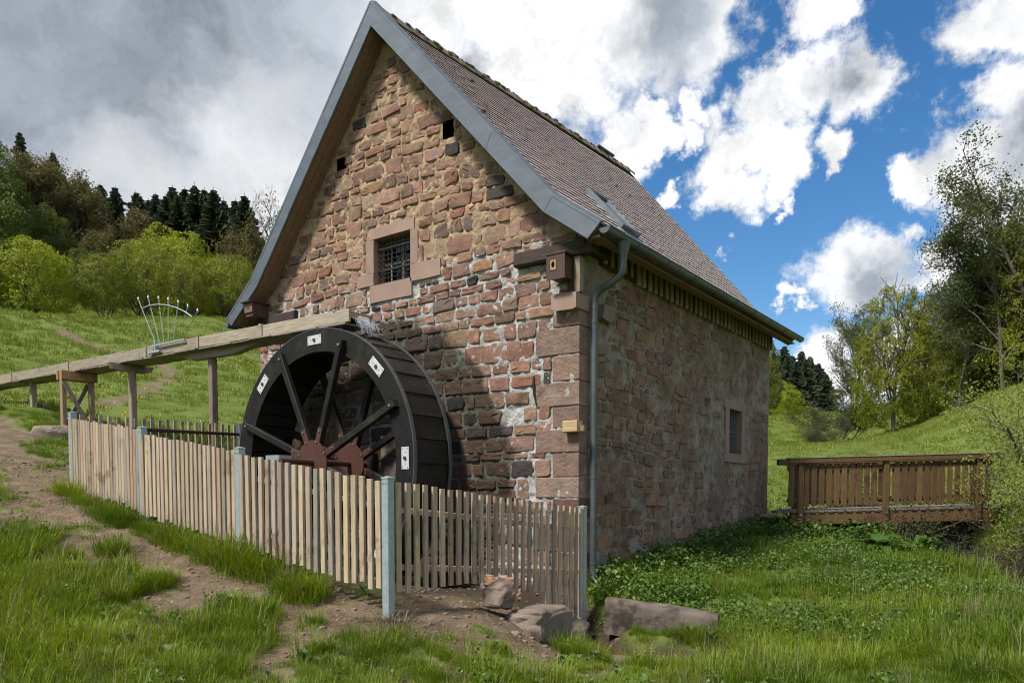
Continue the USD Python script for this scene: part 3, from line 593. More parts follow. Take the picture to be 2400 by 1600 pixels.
# ---- windows
def frame_block(par, name, u0, u1, v0, v1, fr, out=.022, deep=.26, jit=.006):
    rr = np.random.default_rng(int(abs(u0 * 1000 + v0 * 77)))
    P = np.array([(u0, v0), ((u0 + u1) / 2, v0 + rr.normal(0, jit)), (u1, v0), (u1 + rr.normal(0, jit), (v0 + v1) / 2), (u1, v1), ((u0 + u1) / 2, v1 + rr.normal(0, jit)), (u0, v1)])
    V, F = prism(P, -deep, out, fr)
    return obj(par, name, one(V, F, np.ones(3) * rr.uniform(.88, 1.08)), m_dressed)
fwin = obj(mill, 'window', one(*prism([(-.50, 5.56), (.40, 5.56), (.40, 6.38), (-.50, 6.38)], -.262, -.255, front)), m_glass)
frame_block(fwin, 'lintel', -.59, .475, 6.365, 6.545, front); frame_block(fwin, 'sill', -.58, .415, 5.28, 5.572, front, .03)
frame_block(fwin, 'jamb', -.672, -.48, 5.795, 6.36, front); frame_block(fwin, 'jamb', .385, .548, 5.79, 6.36, front)
frame_block(fwin, 'jamb_block', -.90, -.482, 5.578, 5.79, front, .03); frame_block(fwin, 'jamb_block', .388, 1.05, 5.51, 5.785, front, .03)
for x in (-.30, -.02, .26): obj(fwin, 'glazing_bar', one(*boxm(x - .02, x + .02, WY0 + .225, WY0 + .25, 5.58, 6.36)), m_casement)
for zz in (5.6, 5.97, 6.33): obj(fwin, 'glazing_bar', one(*boxm(-.47, .375, WY0 + .222, WY0 + .247, zz - .02, zz + .02)), m_casement)
gr = MB()
for i in range(9): gr.add(*tube([(-.46 + i * .105, WY0 + .10, 5.57), (-.46 + i * .105, WY0 + .10, 6.365)], .0085, 6))
for i in range(10): gr.add(*tube([(-.485, WY0 + .088, 5.62 + i * .078), (.39, WY0 + .088, 5.62 + i * .078)], .0075, 6))
for zz in (5.83, 6.20): gr.add(*boxm(-.485, .39, WY0 + .07, WY0 + .085, zz - .02, zz + .02))
obj(fwin, 'grille', gr, m_iron)
swin = obj(mill, 'window', one(*prism([(6.34, 2.79), (7.10, 2.79), (7.10, 3.74), (6.34, 3.74)], -.262, -.255, side)), m_glass)
frame_block(swin, 'lintel', 6.06, 7.36, 3.725, 3.905, side); frame_block(swin, 'sill', 6.03, 7.44, 2.635, 2.808, side, .03)
frame_block(swin, 'jamb', 6.13, 6.36, 2.81, 3.722, side); frame_block(swin, 'jamb', 7.087, 7.30, 2.81, 3.722, side)
gr = MB()
zz = np.linspace(2.83, 3.70, 29)
for i in range(7):
    yy = 6.42 + i * .10; w = .032 * np.sin(np.arange(29) * np.pi / 2) * (1 if i % 2 else -1)
    gr.add(*tube(np.c_[0 * zz + WX1 - .08, yy + w, zz], .011, 6))
for q in (2.82, 3.28, 3.71): gr.add(*boxm(WX1 - .09, WX1 - .07, 6.37, 7.08, q - .011, q + .011))
obj(swin, 'grille', gr, m_zinc)
for a, b2, c, d in HOLES_F[1:]:
    hb = MB()
    for poly in ([(a, c), (a, d), (a - .002, d), (a - .002, c)],):
        pass
    V = front(np.array([a, b2, b2, a, a, b2, b2, a]), np.array([c, c, d, d, c, c, d, d]), np.array([0, 0, 0, 0, -.3, -.3, -.3, -.3]))
    hb.add(V, [(0, 4, 5, 1), (1, 5, 6, 2), (2, 6, 7, 3), (3, 7, 4, 0), (4, 7, 6, 5)])
    obj(fw, 'putlog_hole', hb, m_black)
# dark closed inside, so no daylight shows through the panes
inn = MB(); inn.add(*boxm(-3.3, 3.2, 1.0, 8.6, 5.05, 5.2)); obj(mill, 'upper_floor', inn, m_soffit)

# ---- roof: cross-section rises a little towards the back
LY = 9.2
def sec(y, off=0.0):
    k = y / LY
    return dict(ap=(AX, 9.925 + .41 * k), br=(3.44, 6.075 + .0 * k), er=(4.17, 5.565 + .0 * k), bl=(-3.44, 6.075), el=(-4.28, 5.41), apb=(AX, 9.66 + .41 * k), brb=(3.285, 5.925), erb=(3.985, 5.43), blb=(-3.28, 5.95), elb=(-4.12, 5.31))
b = MB()
ys = [.035, LY - .03]
for top, bot in ((('ap', 'br', 'er'), ('apb', 'brb', 'erb')), (('el', 'bl', 'ap'), ('elb', 'blb', 'apb'))):
    for i in range(2):
        V = []
        for y in ys:
            s = sec(y)
            for kx in (top[i], top[i + 1], bot[i + 1], bot[i]): V.append((s[kx][0], y, s[kx][1]))
        b.add(V, [(0, 1, 5, 4), (1, 2, 6, 5), (2, 3, 7, 6), (3, 0, 4, 7), (0, 3, 2, 1), (4, 5, 6, 7)])
roof = obj(mill, 'roof', b, m_soffit)
# soffit boards under the verge
for sgn, keys in ((-1, ('apb', 'blb', 'elb')), (1, ('apb', 'brb', 'erb'))):
    for i in range(3):
        y0, y1 = .04 + i * .118, .04 + i * .118 + .112; mb = MB()
        for a, c in ((0, 1), (1, 2)):
            V = []
            for y in (y0, y1):
                s = sec(y); p, q = np.array(s[keys[a]]), np.array(s[keys[c]]); t = unit(q - p); n = np.array([t[1], -t[0]]); n = -n if n[1] > 0 else n
                e0 = p + n * (.004 + .003 * (i % 2)); e1 = q + n * (.004 + .003 * (i % 2))
                for w_ in (e0, e1, e1 + n * .018, e0 + n * .018): V.append((w_[0], y, w_[1]))
            mb.add(V, [(0, 1, 5, 4), (1, 2, 6, 5), (2, 3, 7, 6), (3, 0, 4, 7), (0, 3, 2, 1), (4, 5, 6, 7)])
        obj(roof, 'soffit_board', mb, m_soffit)
# verge boards sheeted in zinc, lapped in three pieces each side
VT = {1: [(AX, 10.024), (3.454, 6.101), (4.187, 5.584)], -1: [(AX, 10.024), (-3.454, 6.101), (-4.30, 5.425)]}
VB = {1: [(AX, 9.645), (3.291, 5.916), (4.003, 5.414)], -1: [(AX, 9.645), (-3.282, 5.944), (-4.136, 5.297)]}
def lerp(a, c, t): return tuple(np.array(a) * (1 - t) + np.array(c) * t)
for sgn in (1, -1):
    T, B = VT[sgn], VB[sgn]
    pcs = [(0, .0, .36, 0), (0, .36, .70, 1), (0, .70, .915, 0), (0, .915, 1.0, 1), (1, .0, 1.0, 0)]
    for s, t0, t1, lap in pcs:
        a, c, d, e = lerp(T[s], T[s + 1], t0), lerp(T[s], T[s + 1], t1), lerp(B[s], B[s + 1], t1), lerp(B[s], B[s + 1], t0)
        y0 = -.006 - .004 * lap; mb = MB()
        V = [(p[0], y, p[1]) for y in (y0, .033) for p in (a, c, d, e)]
        mb.add(V, [(0, 1, 2, 3), (7, 6, 5, 4), (0, 4, 5, 1), (1, 5, 6, 2), (2, 6, 7, 3), (3, 7, 4, 0)], np.ones(3) * (1.0 - .05 * lap))
        obj(roof, 'verge_board', mb, m_zinc)
    for s in (0, 1):      # the flashing that folds over onto the tiles
        p, q = np.array(T[s]), np.array(T[s + 1]); t = unit(q - p); n = np.array([-t[1], t[0]]); n = n if n[1] > 0 else -n
        for nm, (ya, ha, yb, hb_) in (('verge_flashing', (-.012, .022, .078, .058)),):
            V = [(w_[0], y, w_[1]) for y, h in ((ya, ha), (yb, hb_)) for w_ in (p + n * h, q + n * h, q + n * (h - .035), p + n * (h - .035))]
            obj(roof, nm, MB().add(V, [(0, 1, 5, 4), (1, 2, 6, 5), (2, 3, 7, 6), (3, 0, 4, 7), (0, 3, 2, 1), (4, 5, 6, 7)]), m_zinc)
    yb_ = LY; mb = MB()   # the far verge
    for s in (0, 1):
        up = .41 if s == 0 else 0
        a, c, d, e = [(T[s][0], T[s][1] - .08 + (.41 if s == 0 else 0)), (T[s + 1][0], T[s + 1][1]), (B[s + 1][0], B[s + 1][1]), (B[s][0], B[s][1] + (.41 if s == 0 else 0))]
        V = [(p[0], y, p[1]) for y in (yb_ - .06, yb_ + .01) for p in (a, c, d, e)]
        mb.add(V, [(0, 1, 2, 3), (7, 6, 5, 4), (0, 4, 5, 1), (1, 5, 6, 2), (2, 6, 7, 3), (3, 7, 4, 0)])
    obj(roof, 'far_verge_board', mb, m_zinc)
# beaver-tail tiles
TILES = []
def slope_point(s, y):   # s: metres up the slope from the eave
    q = sec(y); e, bb, a = np.array(q['er']), np.array(q['br']), np.array(q['ap']); l1 = np.linalg.norm(bb - e); l2 = np.linalg.norm(a - bb)
    if s < l1: p = e + (bb - e) * s / l1; t = (bb - e) / l1
    else: p = bb + (a - bb) * (s - l1) / l2; t = (a - bb) / l2
    return p, t
tw, ex = .172, .148; nrow = int(6.12 / ex)
for row in range(nrow):
    s0 = -.03 + row * ex; off = (row % 2) * tw / 2
    ncol = int((LY - .15) / tw)
    for col in range(ncol + 1):
        y0 = .08 + col * tw - off; y1 = y0 + tw - .006
        if y1 > LY - .05: continue
        y0c = max(y0, .08)
        if y1 - y0c < .03: continue
        if 2.42 < (y0 + y1) / 2 < 3.14 and 1.28 < s0 < 2.30: continue
        sj = s0 + r.normal(0, .0015); lift = .036 + abs(r.normal(0, .002)); yc = (y0 + y1) / 2; hw = (y1 - y0) / 2
        prof = [(-hw, .30), (-hw, .055), (-hw * .82, .022), (-hw * .45, .004), (0, 0), (hw * .45, .004), (hw * .82, .022), (hw, .055), (hw, .30)]
        V = []
        for th in (1, 0):
            for (dy, ds) in prof:
                yy = max(yc + dy, .08); p, t = slope_point(sj + ds * .72, yy); n = np.array([-t[1], t[0]]); n = n if n[1] > 0 else -n
                p = p + n * (lift - .026 * min(ds / .30, 1) - (0 if th else .030)); V.append((p[0], yy, p[1]))
        n_ = 9; F = [(0, i, i + 1) for i in range(1, n_ - 1)]
        F = [f for f in F] + [(i, n_ + i, n_ + i + 1) for i in range(n_ - 1)] + [(i, n_ + i + 1, i + 1) for i in range(n_ - 1)]
        g = r.normal(1, .06); tone = np.array([g, g * r.normal(1, .02), g * r.normal(1, .03)])
        if r.random() < .03: tone = tone * np.array([.72, .66, .62])
        V = np.array(V); F = [f for f in F if max(f) < n_]; e = np.r_[V[1:8], V[10:17]]; V2 = np.r_[V[:9], e]
        F += [(9 + q, 16 + q, 17 + q) for q in range(6)] + [(9 + q, 17 + q, 10 + q) for q in range(6)]
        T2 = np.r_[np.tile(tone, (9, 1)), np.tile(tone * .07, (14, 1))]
        TILES.append((seen(V), V2, np.array(F)[:, ::-1], T2))
TILES.sort(key=lambda q: -q[0])
for _, V, F, t in TILES[:300]: obj(roof, 'roof_tile', one(V, F, t), m_tile)
b = MB()
for _, V, F, t in TILES[300:]: b.add(V, F, t)
obj(roof, 'roof_tiles', b, m_tile, kind='stuff')
# the unseen left slope as one tiled sheet
V = []
for y in (.06, LY - .05):
    s = sec(y); V += [(s[k_][0] - .02, y, s[k_][1] + .03) for k_ in ('el', 'bl')] + [(s['ap'][0], y, s['ap'][1] + .03)]
obj(roof, 'far_slope', MB().add(V, [(0, 3, 4, 1), (1, 4, 5, 2)]), m_tile)
y = .12
while y < LY - .1:            # ridge tiles, mossed
    g = np.linspace(-.25, np.pi + .25, 9); L_ = .385; za = 9.905 + .41 * y / LY; zb = 9.905 + .41 * (y + L_) / LY
    V = [(AX + math.cos(a) * rr_ * 1.05, yy, zz_ + math.sin(a) * rr_ * .92) for yy, zz_, rr_ in ((y, za, .125), (y + L_, zb - .012, .108)) for a in g]
    V = np.array(V) ; n_ = 9
    F = [(i, i + 1, n_ + i + 1) for i in range(n_ - 1)] + [(i, n_ + i + 1, n_ + i) for i in range(n_ - 1)]
    gg = r.normal(.72, .1); obj(roof, 'ridge_tile', one(V, np.array(F)[:, ::-1], (gg, gg * .92, gg * .86)), m_tile, smooth=40)
    y += .35
mb = MB()
for i in range(70):
    y = r.uniform(.15, LY * (.85 if r.random() < .8 else 1)); a = r.uniform(-.1, 1.3); rr_ = .11; z0 = 9.905 + .41 * y / LY
    V, F = rock_mesh(int(r.integers(1000)), np.array([.04, .07, .02]) * r.uniform(.4, 1.1), 1, .4)
    mb.add(V + [AX + math.cos(a) * rr_, y, z0 + math.sin(a) * rr_ * .9], F)
for i in range(12):
    s, y = r.uniform(2.5, 6), r.uniform(.3, 9); p, t = slope_point(s, y); V, F = rock_mesh(int(r.integers(1000)), np.array([.035, .04, .012]) * r.uniform(.4, 1.2), 1, .4)
    mb.add(V + [p[0] + .03, y, p[1] + .03], F)
obj(roof, 'moss', mb, m_moss, kind='stuff')
# roof hatch board standing behind the ridge
V = np.array([(-.35, 7.35, 10.28), (-.35, 8.15, 10.31), (-.02, 8.15, 10.42), (-.02, 7.35, 10.395)]); V = np.r_[V, V - [0, 0, .03]]
obj(roof, 'hatch_board', MB().add(V, [(0, 1, 2, 3), (7, 6, 5, 4), (0, 4, 5, 1), (1, 5, 6, 2), (2, 6, 7, 3), (3, 7, 4, 0)]), m_zinc_dark)
# skylight
def on_slope(s, y, h):
    p, t = slope_point(s, y); n = np.array([-t[1], t[0]]); n = n if n[1] > 0 else -n; p = p + n * h; return np.array([p[0], y, p[1]])
S0, S1, Y0, Y1 = 1.30, 2.32, 2.46, 3.10
def slope_bar(s0, s1, y0, y1, h0, h1):
    V = [on_slope(s, y, h) for h in (h0, h1) for s, y in ((s0, y0), (s1, y0), (s1, y1), (s0, y1))]
    return V, [(0, 1, 2, 3), (7, 6, 5, 4), (0, 4, 5, 1), (1, 5, 6, 2), (2, 6, 7, 3), (3, 7, 4, 0)]
sky_w = obj(roof, 'skylight', one(*slope_bar(S0, S1, Y0 + .04, Y1 - .04, .06, .085)), m_glass)
mb = MB()
for q in ((S0, S1, Y0, Y0 + .06), (S0, S1, Y1 - .06, Y1), (S1 - .06, S1, Y0 + .061, Y1 - .061), (S0, S0 + .06, Y0 + .061, Y1 - .061)): mb.add(*slope_bar(*q, .0, .115))
mb.add(*slope_bar(S0 - .28, S0 - .002, Y0 - .02, Y1 + .02, .03, .042))
obj(mill, 'skylight_frame', mb, m_zinc)
# ---- gutters and the downpipe
def gutter(x, y0, y1, z0, z1, rad=.075):
    g = np.linspace(np.pi, 2 * np.pi, 11); mb = MB(); ysn = np.linspace(y0, y1, 12); V = []
    for yy in ysn:
        zz_ = z0 + (z1 - z0) * (yy - y0) / (y1 - y0)
        V += [(x + math.cos(a) * rad, yy, zz_ + math.sin(a) * rad) for a in g] + [(x + math.cos(a) * (rad - .006), yy, zz_ + math.sin(a) * (rad - .006)) for a in g[::-1]]
    n_ = 22; F = []
    for i in range(11):
        for j in range(n_): k_ = (j + 1) % n_; F.append((i * n_ + j, (i + 1) * n_ + j, (i + 1) * n_ + k_, i * n_ + k_))
    mb.add(V, F)
    for yy, zz_ in ((y0, z0), (y1, z1)):
        cap = [(x + math.cos(a) * (rad + .004), yy + d, zz_ + math.sin(a) * (rad + .004)) for d in (-.004, .004) for a in g]
        mb.add(cap, [(0, i, i + 1) for i in range(1, 10)] + [(11, 12 + i, 11 + i) for i in range(0, 10)] + [(i, 11 + i, i + 1) for i in range(10)] + [(i + 1, 11 + i, 12 + i) for i in range(10)])
    mb.add(*tube([(x + rad, y0, z0 + .004), (x + rad, y1, z1 + .004)], .012, 7))
    for yy in np.arange(y0 + .9, y1, 1.0): # joints
        zz_ = z0 + (z1 - z0) * (yy - y0) / (y1 - y0)
        mb.add(*tube([(x + math.cos(a) * (rad + .003), yy, zz_ + math.sin(a) * (rad + .003)) for a in g], .007, 5))
    return mb
obj(mill, 'gutter', gutter(4.245, .03, 9.33, 5.525, 5.56), m_zinc_dark, smooth=35)
obj(mill, 'gutter', gutter(-4.36, .03, 9.33, 5.36, 5.38), m_zinc, smooth=35)
dp = MB()
dp.add(*tube([(4.245, .56, 5.46), (4.245, .56, 5.40), (4.245, .56, 5.30), (4.245, .56, 5.22)], [.105, .09, .062, .052], 14))
path = [(4.245, .56, 5.24), (4.245, .56, 5.15), (4.23, .565, 5.07), (4.18, .57, 5.01), (4.08, .58, 4.96), (3.92, .595, 4.90), (3.83, .60, 4.85), (3.785, .605, 4.78), (3.765, .61, 4.70), (3.76, .61, 4.5), (3.76, .61, 3.5), (3.76, .61, 2.5), (3.76, .61, 1.3), (3.76, .61, .92), (3.765, .61, .83), (3.79, .60, .745), (3.85, .585, .68)]
dp.add(*tube(path, .05, 14, caps=False))
for zz_ in (4.62, 4.42, 2.2, .95): dp.add(*tube([(3.76, .61, zz_), (3.76, .61, zz_ + .035)], .055, 14))
obj(mill, 'downpipe', dp, m_zinc_dark, smooth=35)
# ---- eave boarding: a fringe of hanging battens
i = 0
for y in np.arange(.95, 8.85, .212):
    zb_ = 5.285 + .004 * r.normal(); up = .085 if y < 2.0 else 0; w = .105 + .012 * r.normal()
    obj(mill, 'eave_batten', one(*boxm(3.705, 3.735 + .01 * r.random(), y, y + w, zb_ + up, 5.62 - .0), np.ones(3) * r.uniform(.8, 1.15)), m_post); i += 1
mb = MB(); mb.add(*boxm(3.668, 3.70, .9, 8.9, 5.33, 5.66)); obj(mill, 'eave_back_board', mb, m_oldbeam)
mb = MB(); mb.add(*boxm(4.02, 4.15, .06, 9.15, 5.425, 5.46)); obj(mill, 'eave_fascia_board', mb, m_soffit)
mb = MB(); mb.add(*boxm(3.74, 4.02, .06, 9.15, 5.60, 5.63)); obj(mill, 'eave_soffit', mb, m_soffit)
# ---- timbers at the corners
obj(mill, 'wall_beam', one(*beam((2.58, WY0 - .03, 5.44), (3.92, WY0 - .03, 5.435), .18, .205, (0, .05, 1), .02)), m_oldbeam)
obj(mill, 'wall_beam', one(*beam((-3.72, WY0 - .02, 5.34), (-2.58, WY0 - .02, 5.35), .14, .20, (0, 0, 1), .03)), m_oldbeam)
obj(mill, 'wall_beam', one(*beam((3.72, .25, 5.49), (3.72, 1.0, 5.49), .16, .16, (0, 0, 1), .02)), m_oldbeam)
obj(mill, 'corner_post', one(*boxm(3.50, 3.60, WY0 - .085, WY0 + .02, 4.825, 5.34)), m_oldbeam)
obj(mill, 'corner_post', one(*boxm(3.605, 3.70, WY0 - .075, WY0 + .03, 4.825, 5.32)), m_post)
V, F = prism([(3.265, 4.62), (3.36, 4.585), (3.62, 4.58), (3.685, 4.60), (3.685, 4.81), (3.4, 4.828), (3.27, 4.80)], -.22, .15, front)
obj(mill, 'corbel_stone', one(V, F), m_dressed)
V, F = prism([(.85, 4.55), (1.05, 4.52), (1.2, 4.56), (1.2, 4.74), (.9, 4.76)], -.1, .12, side)
obj(mill, 'corbel_stone', one(V, F, (.8, .8, .8)), m_dressed)
obj(mill, 'wall_block', one(*boxm(3.46, 3.70, WY0 - .14, WY0 + .01, 2.86, 3.02, .01), (1.5, 1.25, .85)), m_plank, label='pale sawn timber block fixed at the wall corner')
obj(mill, 'wall_block', one(*boxm(3.705, 3.78, WY0 - .08, WY0 + .0, 2.87, 2.95, .008), (.8, .6, .45)), m_plank)
V, F = tube([(2.89, WY0 - .03, 3.72), (2.885, WY0 - .035, 3.6), (2.90, WY0 - .035, 3.45), (2.935, WY0 - .03, 3.29)], [.012, .022, .018, .008], 6)
obj(mill, 'wall_anchor', one(V, F), m_iron)

# ------------------------------------------------------------------ water wheel
WC = np.array([-.597, 2.49]); YN, YF = -.79, 0.0; RO, RI = 2.15, 1.79
wheel = thing('waterwheel', 'black wooden overshot water wheel with rusty hub plates and white fishplates', 'water wheel', (WC[0], -.4, .34))
def pol(rr, a, y): return np.array([WC[0] + rr * math.cos(a), y, WC[1] + rr * math.sin(a)])
def ring(y0, y1, ri, ro, n=96):
    V = []; F = []
    for i in range(n):
        a = i * 2 * np.pi / n
        V += [pol(ri, a, y0), pol(ro, a, y0), pol(ro, a, y1), pol(ri, a, y1)]
    for i in range(n):
        j = (i + 1) % n
        for k in range(4): F.append((i * 4 + k, i * 4 + (k + 1) % 4, j * 4 + (k + 1) % 4, j * 4 + k))
    return np.array(V), F
for y0, y1 in ((YN - .03, YN + .03), (YF - .03, YF + .03)):
    rp = obj(wheel, 'rim', one(*ring(y0, y1, RI, RO)), m_wheel, smooth=35)
    obj(rp, 'rim_band', one(*ring(y0 - .004, y1 + .004, RO + .001, RO + .014)), m_zinc_dark, smooth=35)
NB = 36
for i in range(NB):
    a = i * 2 * np.pi / NB + .05
    p0, p1 = pol(RI + .012, a, 0), pol(RO - .012, a + .105, 0); d = unit(p1 - p0); up = np.cross(d, (0, 1, 0))
    mid = (p0 + p1) / 2
    V, F = beam(mid + [0, YN + .031, 0], mid + [0, YF - .031, 0], np.linalg.norm(p1 - p0), .026, up, .003)
    obj(wheel, 'paddle_board', one(V, F, np.ones(3) * r.uniform(.7, 1.3)), m_wheel_in)
for i in range(48):
    a0, a1 = i * 2 * np.pi / 48 + .004, (i + 1) * 2 * np.pi / 48 - .004
    V = [pol(rr, a, y) for y in (YN + .03, YF - .03) for rr, a in ((RI + .012, a0), (RI + .012, a1), (RI - .012, a1), (RI - .012, a0))]
    obj(wheel, 'sole_board', MB().add(V, [(0, 1, 2, 3), (7, 6, 5, 4), (0, 4, 5, 1), (1, 5, 6, 2), (2, 6, 7, 3), (3, 7, 4, 0)], np.ones(3) * r.uniform(.7, 1.4)), m_wheel_in)
for i in range(NB):   # outer skin boards between the bucket mouths
    a0, a1 = i * 2 * np.pi / NB + .155, i * 2 * np.pi / NB + .155 + .118
    V = [pol(rr, a, y) for y in (YN + .032, YF - .032) for rr, a in ((RO - .012, a0), (RO - .03, a1 + .05), (RO - .05, a1 + .05), (RO - .032, a0))]
    obj(wheel, 'bucket_front', MB().add(V, [(0, 1, 2, 3), (7, 6, 5, 4), (0, 4, 5, 1), (1, 5, 6, 2), (2, 6, 7, 3), (3, 7, 4, 0)], np.ones(3) * r.uniform(.7, 1.4)), m_wheel_in)
SP = [24.5, 70.5, 115.5, 159.5, 204.5, 250, 295, 339.5]
for side_, yc in ((-1, YN - .075), (-1, YF - .075)):
    hubp = obj(wheel, 'hub_plate', one(*disc((WC[0], yc - .066, WC[1]), (0, 1, 0), .36, .012, 36)), m_rust, smooth=35)
    for a in np.radians(SP):
        tq = pol(1, a + np.pi / 2, 0) - pol(0, 0, 0)
        V, F = beam(pol(.16, a, yc), pol(2.02, a, yc), .11, .095, (0, 1, 0), .01)
        sp = obj(wheel, 'spoke', one(V, F, np.ones(3) * r.uniform(.85, 1.35)), m_wheel)
        obj(sp, 'bolt', one(*disc(pol(1.93, a, yc - .055), (0, 1, 0), .022, .02, 10)), m_bolt)
        V, F = beam(pol(.32, a, yc - .052), pol(.58, a, yc - .052), .105, .012, (0, 1, 0), .003)
        br_ = obj(sp, 'spoke_shoe', one(V, F), m_rust)
        mb = MB()
        for rr in (.345, .53): mb.add(*disc(pol(rr, a, yc - .078 if rr < .4 else yc - .064), (0, 1, 0), .017, .018, 8))
        obj(sp, 'bolt', mb, m_bolt)
for k in range(8):
    a = math.radians(k * 45 + .6 + (.4 if k == 2 else 0)); rr = 1.985; t = pol(1, a + np.pi / 2, 0) - np.array([WC[0], 0, WC[1]]); c = pol(rr, a, YN - .036)
    V, F = beam(c - t * .165, c + t * .165, .15, .008, (0, 1, 0), .002)
    pl = obj(wheel, 'fishplate', one(V, F), m_plate)
    mb = MB(); mb.add(*disc(c - [0, .012, 0], (0, 1, 0), .027, .02, 12)); obj(pl, 'rusty_bolt', mb, m_rust)
    mb = MB(); er = pol(1, a, 0) - np.array([WC[0], 0, WC[1]])
    for q, w_ in ((-.14, .05), (-.14, -.05), (-.085, 0), (.085, 0), (.14, .05), (.14, -.05)): mb.add(*disc(c + t * q + er * w_ - [0, .006, 0], (0, 1, 0), .0065, .008, 6))
    obj(pl, 'screw', mb, m_iron)
obj(wheel, 'shaft', one(*tube([(WC[0], -1.55, WC[1]), (WC[0], .42, WC[1])], .05, 14)), m_rust, smooth=35)
obj(wheel, 'wall_bearing', one(*boxm(-.10, .42, .10, .40, 2.15, 2.95, .02), (.8, .8, .8)), m_slab)
obj(wheel, 'wall_bearing', one(*boxm(-.78, -.42, .22, .40, 2.3, 2.68, .02)), m_iron)
V, F = beam((-.80, -1.42, 1.2), (-.80, -1.42, 2.585), .34, .28, (0, 1, 0), .02); obj(wheel, 'bearing_block', one(V, F), m_galv)
# water thrown off the channel
mb = MB()
for i in range(7):      # thin sheets of water falling from the lip, torn at the lower end
    y0 = r.uniform(-.62, -.36); w = r.uniform(.04, .12); v = r.uniform(.5, .95); n_ = 9; t = np.linspace(0, r.uniform(.14, .24), n_); V = []
    for k, tt in enumerate(t):
        for q in (0, .5, 1): V.append((.10 + v * tt + r.normal(0, .006), y0 + w * (q - .5) * (1 - .5 * k / n_) + r.normal(0, .006), 4.765 - 4.7 * tt ** 2 + r.normal(0, .006)))
    F = [(k * 3 + q, k * 3 + q + 1, k * 3 + q + 4, k * 3 + q + 3) for k in range(n_ - 1) for q in range(2)]
    mb.add(V, F)
for i in range(520):
    t = abs(r.normal(.12, .07)); v = r.uniform(.5, 1.3); c = np.array([.11 + v * t + r.normal(0, .02), r.uniform(-.66, -.22), 4.74 - 3.6 * t ** 2 + r.normal(0, .025)]); V, F = rock_mesh(i, np.ones(3) * r.uniform(.002, .0065) * [1, 1, 1.6], 0, .2); mb.add(V + c, F)
for i in range(160):
    a = math.radians(r.uniform(30, 80)); c = pol(RO + abs(r.normal(0, .05)), a, r.uniform(YN - .05, YF + .05)); V, F = rock_mesh(i, np.ones(3) * r.uniform(.002, .005), 0, .2); mb.add(V + c, F)
o = obj('/World', 'falling_water', mb, m_spray, 'thin sheet of water and drops spilling from the channel onto the wheel', 'stuff')

# ------------------------------------------------------------------ the wooden water channel
flume = thing('wooden_flume', 'long weathered timber water channel on posts leading to the wheel', 'water channel', (-7, -.49, 3))
FY0, FY1 = -.72, -.25
def fz(x): return 4.70 + .012 * (.1 - x)       # underside of the side boards
jx = [.105, -2.15, -4.12, -6.02, -9.46, -12.6, -17.5]
for (xa, xb) in zip(jx[:-1], jx[1:]):
    for y in (FY0, FY1):
        dz = r.normal(0, .006); h = .20
        V, F = beam((xb + .006, y, fz(xb) + h / 2 + dz), (xa - .004, y, fz(xa) + h / 2 + r.normal(0, .006)), .042, h, (0, 0, 1), .006)
        obj(flume, 'side_board', one(V, F, np.ones(3) * r.uniform(.88, 1.14) * (1.0 if xa > -4 else .8)), m_plank)
for x in jx[1:-1]: obj(flume, 'joint_batten', one(*boxm(x - .035, x + .035, FY0 - .045, FY0 - .022, fz(x) - .01, fz(x) + .205)), m_plank)
x = .02
while x > -17.4:
    w = r.uniform(.42, .80); over = r.uniform(.02, .12)
    V, F = beam((x, (FY0 + FY1) / 2, fz(x) - .018 - .014 * r.random()), (x - w, (FY0 + FY1) / 2, fz(x - w) - .018 - .014 * r.random()), .50 + over, .026, (0, 0, 1), .004)
    obj(flume, 'bottom_board', one(V, F, np.ones(3) * r.uniform(.6, 1.05)), m_plank); x -= w + .006
for x in (-.25, -2.2, -4.55, -5.45, -6.9, -8.2, -9.35, -10.6, -12.2, -14, -16): obj(flume, 'cross_tie', one(*boxm(x - .03, x + .03, FY0 - .03, FY1 + .03, fz(x) + .185, fz(x) + .222)), m_plank)
obj(flume, 'cross_tie', one(*boxm(.06, .10, FY0 + .03, FY1 - .01, fz(0) + .135, fz(0) + .165)), m_plank)
V = [(x, y, fz(x) + .065) for x, y in ((.1, FY0 + .02), (-17.4, FY0 + .02), (-17.4, FY1 - .02), (.1, FY1 - .02))]; obj(flume, 'running_water', MB().add(V, [(0, 1, 2, 3)]), m_water)
YM = (FY0 + FY1) / 2
V, F = prism([(-5.0, 4.72), (-4.62, 4.585), (-3.18, 4.565), (-2.42, 4.68), (-2.42, 4.72)], -.07, .07, lambda u, v, h: np.stack([u, YM - h - .04, v], -1)); obj(flume, 'saddle_beam', one(V, F, (1.0, .95, .9)), m_plank)
posts = [(-4.05, YM, 1.6, 4.57), (-7.08, YM, 2.6, 4.72), (-12.0, YM, 4.0, 4.83)]
for (x, y, z0, z1) in posts: obj(flume, 'support_post', one(*boxm(x - .065, x + .065, y - .065, y + .065, z0, z1, .012), np.ones(3) * (.7 if x > -5 else 1.0)), m_post)
V, F = prism([(-.98, 4.72), (-.92, 4.60), (-.70, 4.57), (-.24, 4.57), (-.08, 4.62), (-.02, 4.73)], -.06, .06, lambda u, v, h: np.stack([-7.08 + h * 1.0, u + .0, v + .02], -1)); obj(flume, 'saddle_beam', one(V, F), m_post)
for y in (-.98, -.36): obj(flume, 'support_post', one(*boxm(-9.26, -9.14, y - .05, y + .05, 3.0, 4.78, .01), (1.05, .85, .7)), m_post)
obj(flume, 'trestle_beam', one(*boxm(-9.33, -9.265, -1.06, -.27, 4.56, 4.77, .01), (1.25, .9, .62)), m_post); 
